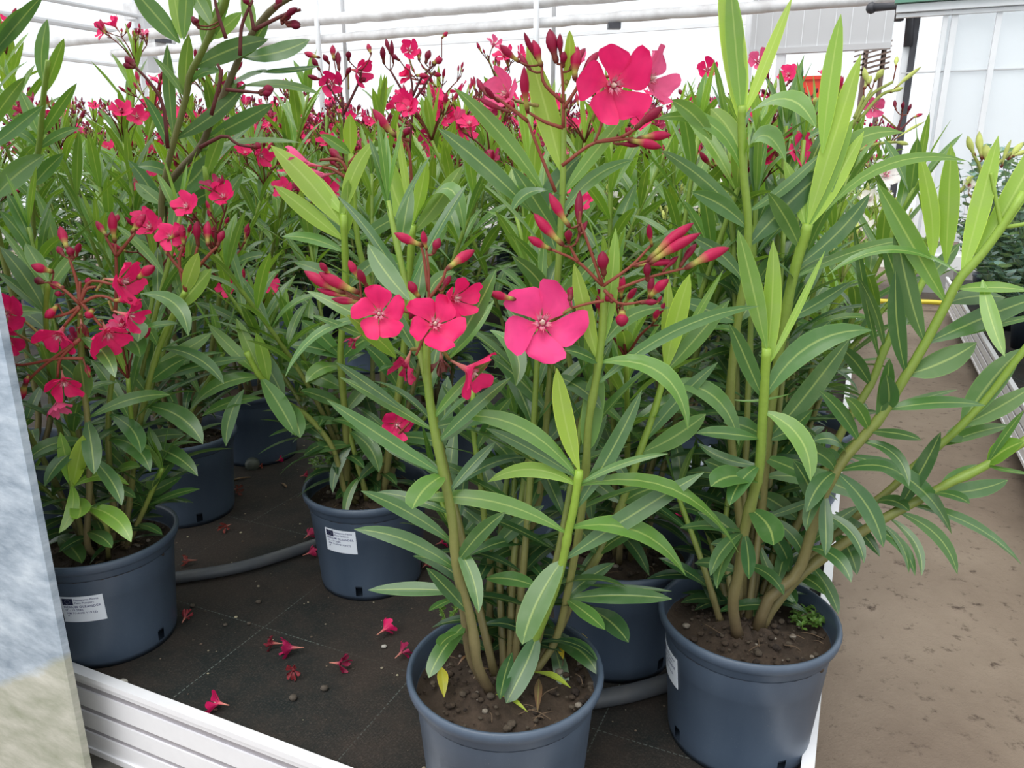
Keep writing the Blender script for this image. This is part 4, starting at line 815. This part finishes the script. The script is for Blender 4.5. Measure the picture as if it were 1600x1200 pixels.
# P5 stickered pot, centre left
p5 = Plant(-.297, 1.451, 'oleander left of centre in a dark pot with a square white sticker and weeds', 5)
p5.stem([(600, 765), (610, 690), (625, 600), (635, 500), (640, 420), (645, 352)], 1.42, 1.30, 12, 10, .1, 1.)
p5.stem([(545, 765), (540, 660), (532, 560), (540, 450), (537, 335)], 1.42, 1.28, 11, 9, .1, 1.)
p5.stem([(540, 770), (520, 700), (480, 650), (447, 628), (420, 600), (404, 585), (385, 550)], 1.38, 1.30, 9, 8, .2, 1.)
p5.stem([(590, 770), (600, 640), (590, 500), (560, 380), (548, 240)], 1.5, 1.5, 11, 8, .1, 1.)
p5.stem([(570, 765), (552, 700), (540, 640), (537, 600), (535, 560)], 1.40, 1.38, 9, 7, .3, .9)
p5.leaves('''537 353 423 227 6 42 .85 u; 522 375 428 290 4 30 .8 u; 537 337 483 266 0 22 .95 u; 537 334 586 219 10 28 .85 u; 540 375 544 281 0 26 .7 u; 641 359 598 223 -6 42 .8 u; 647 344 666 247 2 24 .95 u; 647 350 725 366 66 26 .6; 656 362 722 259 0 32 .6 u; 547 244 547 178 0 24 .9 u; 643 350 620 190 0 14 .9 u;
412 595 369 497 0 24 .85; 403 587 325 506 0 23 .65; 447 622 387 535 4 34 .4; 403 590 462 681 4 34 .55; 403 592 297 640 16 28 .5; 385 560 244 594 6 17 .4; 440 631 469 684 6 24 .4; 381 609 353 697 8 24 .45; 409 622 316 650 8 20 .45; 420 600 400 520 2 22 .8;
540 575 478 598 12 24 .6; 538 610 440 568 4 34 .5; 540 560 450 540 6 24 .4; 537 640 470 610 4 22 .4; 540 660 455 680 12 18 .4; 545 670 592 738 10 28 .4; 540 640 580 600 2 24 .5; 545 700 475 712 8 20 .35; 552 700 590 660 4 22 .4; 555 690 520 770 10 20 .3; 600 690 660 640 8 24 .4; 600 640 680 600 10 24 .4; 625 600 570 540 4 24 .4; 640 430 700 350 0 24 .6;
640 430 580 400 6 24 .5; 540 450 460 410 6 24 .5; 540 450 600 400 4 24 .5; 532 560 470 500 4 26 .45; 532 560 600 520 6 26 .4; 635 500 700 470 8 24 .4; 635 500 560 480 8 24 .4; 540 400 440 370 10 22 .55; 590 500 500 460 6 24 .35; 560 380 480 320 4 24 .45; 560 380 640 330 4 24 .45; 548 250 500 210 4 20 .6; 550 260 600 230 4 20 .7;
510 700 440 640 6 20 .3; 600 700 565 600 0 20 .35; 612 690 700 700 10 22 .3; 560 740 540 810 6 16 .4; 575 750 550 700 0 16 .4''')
p5.proc(8, (.35, .75), .26, None, .12, cl=5, k=(.2, .65))
p5.proc(3, (.12, .25), .12, None, .15, L=.10, k=(.25, .5))
p5.build()
passport(p5.root, math.radians(-109), .135)
weed(p5.root, 512, 742, p5.top, 22, .035, .035, 4)
c = Cluster(p5, 1.32)
c.stalks('600 690 620 680 640 660; 545 270 530 250 500 250; 545 280 520 265 505 262; 560 240 545 255; 640 220 625 215; 645 350 640 240 625 215')
c.buds('535 250 515 232 12 .6; 530 262 515 245 10 .6; 620 215 582 170 14; 617 205 600 200 10 .5; 630 215 640 200 10 .6; 545 260 555 275 8 .8')
c.flower(620, 664, 26, 10, -10, 0, spin=.4, stalk=(640, 650)); c.flower(474, 255, 28, -88, 10, 0, FADE*1.1, .25, stalk=(535, 252)); c.flower(500, 275, 24, -88, -10, 0, FADE, .15, stalk=(540, 262)); c.build()
# P4 left rear with the tall woody shoots
p4 = Plant(-.807, 1.76, 'tall oleander behind the left front one, leggy shoots reaching above all others', 4)
p4.stem([(285, 675), (275, 560), (262, 440), (252, 330), (260, 270), (269, 231), (290, 156), (297, 116), (316, 81), (334, 40), (353, 0), (362, -40)], 1.70, 1.45, 10, 9, .0, .7)
p4.stem([(270, 675), (262, 560), (255, 400), (258, 310), (272, 275), (312, 231), (331, 187), (353, 140), (375, 87), (397, 47), (428, 12), (462, -8), (500, -15)], 1.75, 1.47, 12, 8, .0, .15)
p4.stem([(300, 680), (320, 600), (335, 520), (345, 430), (330, 340), (320, 260)], 1.75, 1.6, 9, 7, .1, .9)
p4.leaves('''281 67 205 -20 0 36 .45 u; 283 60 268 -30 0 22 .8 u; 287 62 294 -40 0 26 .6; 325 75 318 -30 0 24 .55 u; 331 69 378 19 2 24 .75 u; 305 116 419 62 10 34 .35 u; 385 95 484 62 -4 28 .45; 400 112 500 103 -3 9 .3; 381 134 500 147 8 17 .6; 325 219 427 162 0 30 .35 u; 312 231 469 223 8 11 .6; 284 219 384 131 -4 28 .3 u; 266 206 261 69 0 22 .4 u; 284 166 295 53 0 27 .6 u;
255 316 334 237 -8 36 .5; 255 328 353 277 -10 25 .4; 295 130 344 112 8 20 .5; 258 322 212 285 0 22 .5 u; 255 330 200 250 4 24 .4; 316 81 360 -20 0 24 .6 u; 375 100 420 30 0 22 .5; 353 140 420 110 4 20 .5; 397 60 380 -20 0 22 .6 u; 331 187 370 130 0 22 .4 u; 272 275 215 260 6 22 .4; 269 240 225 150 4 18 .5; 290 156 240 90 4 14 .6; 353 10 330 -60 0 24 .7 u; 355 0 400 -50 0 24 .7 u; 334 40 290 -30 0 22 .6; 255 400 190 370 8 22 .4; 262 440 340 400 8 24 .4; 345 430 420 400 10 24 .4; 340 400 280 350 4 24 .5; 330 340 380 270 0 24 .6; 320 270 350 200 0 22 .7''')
p4.proc(9, (.4, .82), .26, None, .12, cl=6, k=(.2, .65)); p4.build()
c = Cluster(p4, 1.46)
c.stalks('262 232 255 165 235 130 212 105; 312 231 350 212 370 225 395 230; 375 87 378 40 395 0; 397 47 440 25 470 15; 330 180 345 120 340 100; 428 12 440 5; 353 60 340 20 335 -5; 397 47 390 10; 353 140 405 145; 405 145 415 140', c=(.16, .04, .035))
c.buds('212 105 195 88 10 .5; 210 106 192 100 9 .5; 212 103 202 90 8 .5; 395 230 408 228 12 .6; 440 38 455 18 10 .4; 445 35 470 38 9 .4; 440 32 465 12 9 .4; 448 40 470 42 9 .4; 405 145 428 138 14 .6; 405 148 425 145 10 .6; 392 10 380 -5 9 .5; 430 15 440 -5 9 .5; 312 45 300 25 9 .4; 310 40 305 28 9 .4')
c.flower(408, 243, 20, 30, -20, .3, PINK, .5, stalk=(392, 230)); c.build()
# ---------------------------------------------------------------- plants grown by rule
def grown(x, y, label, seed, nst=8, h=(.5, .85), lean=.26, cl=5, group=None, hi=False, colour=PINK, budc=CRIM, stalk=RED, base=YG, k=(.3, .8), n=6, cols=3, L=.145, pothi=False, nf=3, front=True, nb=10):
    root = empty('potted_oleander', (x, y, BZ), label, 'potted plant', group); r = random.Random(seed); pot(root, seed=seed, hi=pothi)
    for i in range(nst):
        az = i*2.4+r.uniform(-.4, .4); H = r.uniform(*h); d = np.array([math.cos(az), math.sin(az), 0]); b0 = np.array([x, y, BZ+.182])+d*.045*r.uniform(.2, 1); ln = lean*r.uniform(.25, 1)
        pts = spline([b0, b0+d*ln*.4+np.array([0, 0, H*.5]), b0+d*ln+np.array([r.uniform(-.04, .04), r.uniform(-.04, .04), H])], 16)
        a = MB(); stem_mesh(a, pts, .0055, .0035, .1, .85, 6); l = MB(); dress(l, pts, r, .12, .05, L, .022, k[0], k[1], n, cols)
        o = a.build('stem', M['stem'], root); l.build('foliage', M['leaf'], o)
        if i < cl: cluster_proc(root, pts[-1], r, .10, nb, nf if r.random() < .8 else 1, hi, colour, budc, stalk, base)
    return root
g1 = grown(.184, 1.20, 'oleander between the two front pots, its own pot half hidden', 11, 9, (.4, .74), .22, 3, hi=True, pothi=True, n=8, cols=5, k=(.2, .7))
g2 = grown(.07, 1.70, 'oleander behind the front centre one, pot rim just visible in shade', 12, 9, (.5, .8), .25, 5, hi=True, n=7, cols=5, k=(.25, .75))
g3 = grown(.47, 1.34, 'oleander directly behind the right front one, pot edge beside the white rail', 13, 8, (.45, .72), .2, 0, hi=True, n=8, cols=5, k=(.2, .6), pothi=True)
g4 = grown(.43, 1.90, 'oleander in the black pot with a small sticker, behind the gap right of centre', 14, 8, (.5, .85), .25, 4, hi=True, n=7, cols=5)
passport(g4, math.radians(-70), .13); passport(g3, math.radians(-52), .14)
mb = MB(); pt = [P(846, 672, 1.12), P(868, 600, 1.14)]; d_ = pt[1]-pt[0]; mb.box(pt[0]-d_*1.2, (.012, 0, 0), (0, .0008, 0), d_*2.2, 0, (.55, .01, .05)); mb.box(pt[0]-d_*1.2+(.012, 0, 0), (.006, 0, 0), (0, .0008, 0), d_*2.2, 0, (.7, .7, .72)); o = mb.build('plant_tag', M['bloom'], g1, False); o['label'] = 'narrow red and white plastic plant tag'
g5 = grown(.72, 1.82, 'oleander by the right bench edge, third from the front', 15, 8, (.42, .64), .2, 3, n=7, cols=5, colour=np.array((.85, .82, .74)), budc=PALE, stalk=np.array((.40, .46, .14)), base=PALE)
g6 = grown(-.75, 2.14, 'oleander in the black pot behind the leggy left one', 16, 8, (.5, .85), .25, 5, hi=True)
g7 = grown(-.22, 2.05, 'oleander behind the stickered middle pot, clusters of pink flowers', 17, 9, (.55, .88), .27, 7, hi=True)
p8 = Plant(-1.16, 1.66, 'oleander at the left edge of the photo behind the galvanised post', 18)
p8.stem([(60, 640), (30, 500), (0, 380), (-20, 250), (-25, 130), (-28, 60)], 1.6, 1.4, 10, 8, .1, .9)
p8.stem([(80, 640), (70, 500), (55, 400), (50, 300), (62, 220), (68, 150), (75, 95)], 1.62, 1.5, 10, 7, .1, .9)
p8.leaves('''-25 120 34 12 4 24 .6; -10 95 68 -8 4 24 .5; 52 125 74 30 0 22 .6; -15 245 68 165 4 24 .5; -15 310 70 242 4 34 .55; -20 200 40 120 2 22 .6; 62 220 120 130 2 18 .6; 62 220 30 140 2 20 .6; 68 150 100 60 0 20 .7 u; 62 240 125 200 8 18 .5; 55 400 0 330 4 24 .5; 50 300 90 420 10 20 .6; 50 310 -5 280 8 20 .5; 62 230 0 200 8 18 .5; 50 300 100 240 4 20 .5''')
p8.proc(9, (.5, .92), .28, None, .15, cl=6, k=(.2, .65)); p8.build()
g9 = grown(-1.18, 2.12, 'upright oleander at the left edge, second behind the post, head of open flowers', 19, 9, (.6, .98), .27, 6, hi=True)
# rows further back: a few grown kinds, each copied
WH = dict(colour=np.array((.86, .84, .76)), budc=PALE, stalk=np.array((.42, .48, .14)), base=PALE)
protos = []; spots = []
r = random.Random(21)
taken = [(-.009, .865), (.348, .989), (.184, 1.2), (-.736, 1.239), (-.297, 1.451), (-.807, 1.76), (.07, 1.7), (.47, 1.34), (.43, 1.9), (.72, 1.82), (-.75, 2.14), (-.22, 2.05), (-1.16, 1.66), (-1.18, 2.12)]
b = 1.9
while b < 5.3:
    row_n = locals().get('row_n', 0)+1; a = -.2-(.0 if row_n % 2 else .2)
    while a > -4.4:
        x, y, _ = W(a+r.uniform(-.04, .04), b+r.uniform(-.04, .04), 0); a -= .41
        px, py, dep = proj((x, y, BZ+.9))
        if y < 1.6 or px < -120 or px > 1700: continue
        if all(math.hypot(x-q[0], y-q[1]) > .31 for q in taken): taken.append((x, y)); spots.append((x, y, ab((x, y))))
    b += .40
print('rows', len(spots))
seeds = iter(range(31, 99))
def where(x, y, q):
    if q[0] > -.75: return 'right'
    return 'left' if x < -.9 else 'middle'
made = {}
for i, (x, y, q) in enumerate(sorted(spots, key=lambda s: s[1])):
    wh = q[0] > -.62 and r.random() < .6
    far = y > 3.4; key = ('w' if wh else 'p', far)
    px = proj((x, y, BZ+.9))[0]
    zone = ['at the far left under the roof beams', 'left of the pale hanger rods', 'between the two pairs of hanger rods', 'right of the middle hanger rod'][0 if px < 250 else 1 if px < 500 else 2 if px < 840 else 3]
    if wh: lab, grp = 'pale yellow-budded white oleander in the rows along the right bench edge', 'white oleanders in the rear rows'
    elif far: lab, grp = 'pink-flowered oleander in the far rows, '+zone, 'far pink oleanders '+zone
    elif px < 420: lab, grp = 'pink-flowered oleander in the middle rows at the left side', 'pink oleanders in the left middle rows'
    elif px < 950: lab, grp = 'pink-flowered oleander in the middle rows behind the centre plants', 'pink oleanders in the central middle rows'
    else: lab, grp = 'dark-budded pink oleander in the middle rows at the right side', 'pink oleanders in the right middle rows'
    L = made.setdefault(key, [])
    if len(L) < (2 if wh else 4):
        kw = dict(WH) if wh else dict(budc=np.array((.27, .012, .055)), stalk=np.array((.17, .06, .035)))
        ro = grown(x, y, lab, next(seeds), 8, (.56, .80) if not wh else (.40, .62), .28, 8, grp, k=(.2, .72), n=6, cols=3, nf=3 if not wh else 2, nb=17, **kw); L.append(ro)
        kids[ro.name] = [c for c in ro.children]
        for c_k in ro.children: kids[c_k.name] = list(c_k.children)
    else:
        ro = copy_tree(L[r.randrange(len(L))]); ro.location = (x, y, BZ); ro.rotation_euler = (0, 0, r.uniform(0, 6.28)); s_z = r.uniform(.94, 1.08); ro.scale = (1, 1, s_z)
        ro['label'] = lab; ro['group'] = grp
# blue-green round-leaved plants on the bench across the path
def roundleaf(x, y, label, seed, h=.70):
    root = empty('potted_eucalyptus', (x, y, BZ), label, 'potted plant'); rr = random.Random(seed)
    mb = MB(); mb.lathe([(0, .004), (.06, .004), (.062, 0), (.078, .13), (.082, .132), (.082, .15), (.076, .15), (.072, .125), (0, .125)], (x, y, BZ), (1, 1, 1), 24); mb.build('pot', M['pot'], root)
    l = MB(); sm_ = MB()
    for i in range(34):
        az = i*2.4; H = h*rr.uniform(.35, 1.1); d = np.array((math.cos(az), math.sin(az), 0)); b0 = np.array((x, y, BZ+.125))+d*.02; ln = rr.uniform(.06, .30)
        pts = spline([b0, b0+d*ln*.6+np.array((0, 0, H*.6)), b0+d*ln+np.array((0, 0, H))], 14); sm_.tube(pts, .0018, (.16, .2, .14), 5)
        for j, p in enumerate(pts[2:]):
            for q in (0, 1, 2):
                a2 = j*1.6+q*2.1+rr.uniform(-.3, .3); L_ = rr.uniform(.032, .052); e = rr.uniform(-.1, .8); D = np.array((math.cos(a2)*math.cos(e), math.sin(a2)*math.cos(e), math.sin(e)))
                g = rr.uniform(.7, 1.3); l.leaf([p+D*L_*t for t in np.linspace(0, 1, 6)], (math.sin(a2), -math.cos(a2), rr.uniform(-.3, .3)), L_*.95, np.array((.15, .27, .25))*g, shape=1, cols=3, fold=.1)
    o = sm_.build('stems', M['stem'], root); l.build('foliage', M['leaf'], o)
euc = []
for i, (a_, b_) in enumerate([(.84, 1.95), (.76, 2.5), (.74, 2.95), (1.2, 2.1), (1.15, 3.2), (.73, 3.4), (1.15, 3.7), (.72, 3.85), (1.15, 4.4), (.72, 4.3), (.72, 4.85)]):
    euc.append(roundleaf(*W(a_, b_, 0)[:2], ['nearest blue-green eucalyptus on the bench across the path', 'second blue-green eucalyptus along the near edge of the far bench', 'third blue-green eucalyptus along the near edge of the far bench', 'blue-green eucalyptus behind the nearest one, cut by the right photo edge', 'blue-green eucalyptus behind the third one on the far bench', 'fourth blue-green eucalyptus along the near edge of the far bench', 'blue-green eucalyptus behind the fourth one on the far bench', 'fifth blue-green eucalyptus along the near edge of the far bench', 'farthest blue-green eucalyptus in the second row of the far bench', 'sixth blue-green eucalyptus along the bench edge, small in the distance', 'last blue-green eucalyptus at the far end of the bench edge'][i], 60+i))
# a pale-budded oleander whose heads rise at the right edge
g = grown(*W(-.17, 1.72, 0)[:2], 'white oleander with greenish buds rising at the right bench edge', 71, 7, (.34, .54), .18, 5, n=7, cols=5, nf=1, nb=12, **WH)
class Q_: pass
def on(root):
    q = Q_(); q.root = root; return q
GS = (.36, .42, .10)
c = Cluster(on(g5), 1.62)
c.stalks('1290 262 1320 215 1340 178 1362 140; 1330 200 1360 150 1395 128; 1335 185 1350 150; 1290 230 1280 200 1283 175; 1330 240 1370 225 1400 222; 1340 190 1375 150 1400 140', c=GS)
c.buds('1350 140 1362 118 9; 1366 128 1381 108 9; 1358 135 1350 105 8; 1395 142 1440 104 6; 1390 145 1412 137 6; 1400 105 1402 88 6; 1285 190 1282 150 12; 1272 165 1276 152 7; 1395 222 1420 226 6; 1398 218 1445 190 4; 1310 175 1318 155 7', PALE, PALE)
c.flower(1385, 272, 24, 20, 20, 0, np.array((.88, .84, .80)), .8, stalk=(1350, 255)); c.flower(1132, 268, 24, -10, 20, .3, np.array((.88, .87, .76)), .7, stalk=(1160, 300)); c.build()
c = Cluster(on(g), 1.75)
c.stalks('1532 330 1533 270 1520 240; 1533 290 1545 255 1550 238; 1545 262 1560 255 1580 238; 1500 300 1520 275', c=GS)
c.buds('1524 245 1512 212 9; 1535 250 1530 205 10; 1548 262 1540 225 14; 1552 250 1560 225 6; 1575 250 1600 222 9; 1565 262 1580 218 6; 1580 245 1606 236 7; 1515 290 1514 275 8; 1470 290 1478 265 7; 1440 265 1418 238 6', PALE, PALE)
c.flower(1515, 292, 12, 0, 60, 0, np.array((.85, .84, .75)), .4, stalk=(1520, 310)); c.build()
c = Cluster(on(g4), 2.0)
DK = dict(c=(.16, .04, .04))
c.stalks('1215 190 1220 150 1225 130; 1215 170 1240 130; 1205 190 1180 140; 1240 200 1270 150; 1400 210 1410 180; 1400 210 1425 185; 1110 190 1090 150 1100 130; 1210 190 1200 120 1205 100', w=4, w1=3, **DK)
c.buds('1225 125 1230 104 7; 1228 135 1240 120 6 .4; 1210 140 1200 125 6 .4; 1205 150 1190 140 6 .4; 1240 150 1252 135 6 .4; 1215 160 1205 150 6 .4; 1250 160 1262 150 6 .4; 1230 150 1222 138 6 .4; 1180 150 1170 140 6 .4; 1260 170 1272 158 6 .4; 1235 170 1246 160 6 .4; 1190 165 1178 160 6 .4; 1200 130 1198 112 6 .4; 1245 140 1248 125 6 .4; 1270 150 1278 138 6 .4; 1410 175 1412 158 5 .4; 1425 185 1442 178 5; 1418 178 1424 162 5 .4; 1400 172 1398 156 5 .4; 1070 150 1060 140 6 .4; 1080 165 1065 160 6 .4; 1050 135 1042 128 6 .4; 1090 140 1098 128 6 .4')
c.flower(1105, 108, 17, 0, 10, 0, open_=.6, stalk=(1100, 130)); c.flower(1185, 95, 18, 10, 20, 0, FADE, .7, stalk=(1200, 120)); c.flower(1365, 168, 18, 0, 0, .2, FADE, .6, stalk=(1400, 200)); c.build()
c = Cluster(on(g7), 1.85)
c.stalks('540 230 535 160 530 130; 537 170 510 130; 536 180 560 130 565 110; 640 240 645 150 640 110; 645 160 680 110; 645 170 610 110; 645 150 660 120 690 90', w=4, w1=3, **DK)
c.buds('500 110 488 90 8 .5; 505 125 480 118 7 .5; 515 100 505 85 8 .5; 522 95 520 70 8; 530 110 528 80 9 .5; 545 95 545 80 8 .5; 500 90 475 82 8; 580 85 575 68 7; 600 100 598 72 8 .5; 615 100 612 62 6 .5; 610 85 603 60 6 .5; 655 95 655 75 8; 665 100 672 78 9 .5; 675 100 692 92 10; 670 115 690 118 7; 650 118 668 120 8; 625 95 612 85 7 .5; 540 120 548 105 7 .5; 560 130 572 122 7 .5; 690 60 700 50 6', )
c.flower(518, 130, 20, -10, 0, 0, open_=.7, stalk=(530, 150)); c.flower(562, 112, 22, 50, -10, 0, PINK, .6, stalk=(545, 140)); c.flower(640, 78, 17, 10, 20, 0, open_=.6, stalk=(645, 110)); c.flower(690, 175, 22, -20, 10, .1, open_=.6, stalk=(660, 200)); c.flower(725, 200, 22, 30, 0, 0, open_=.6, stalk=(690, 220)); c.flower(715, 190, 18, 50, 30, 0, FADE, .5, stalk=(690, 215)); c.flower(670, 215, 20, -40, -20, .6, WILT*1.8, .5, stalk=(660, 235)); c.flower(758, 262, 26, -70, -60, .9, WILT*1.5, .4, stalk=(770, 232), dY=-.3); c.build()
print('objects', len(bpy.data.objects), 'tris', sum(len(m_.polygons) for m_ in bpy.data.meshes))
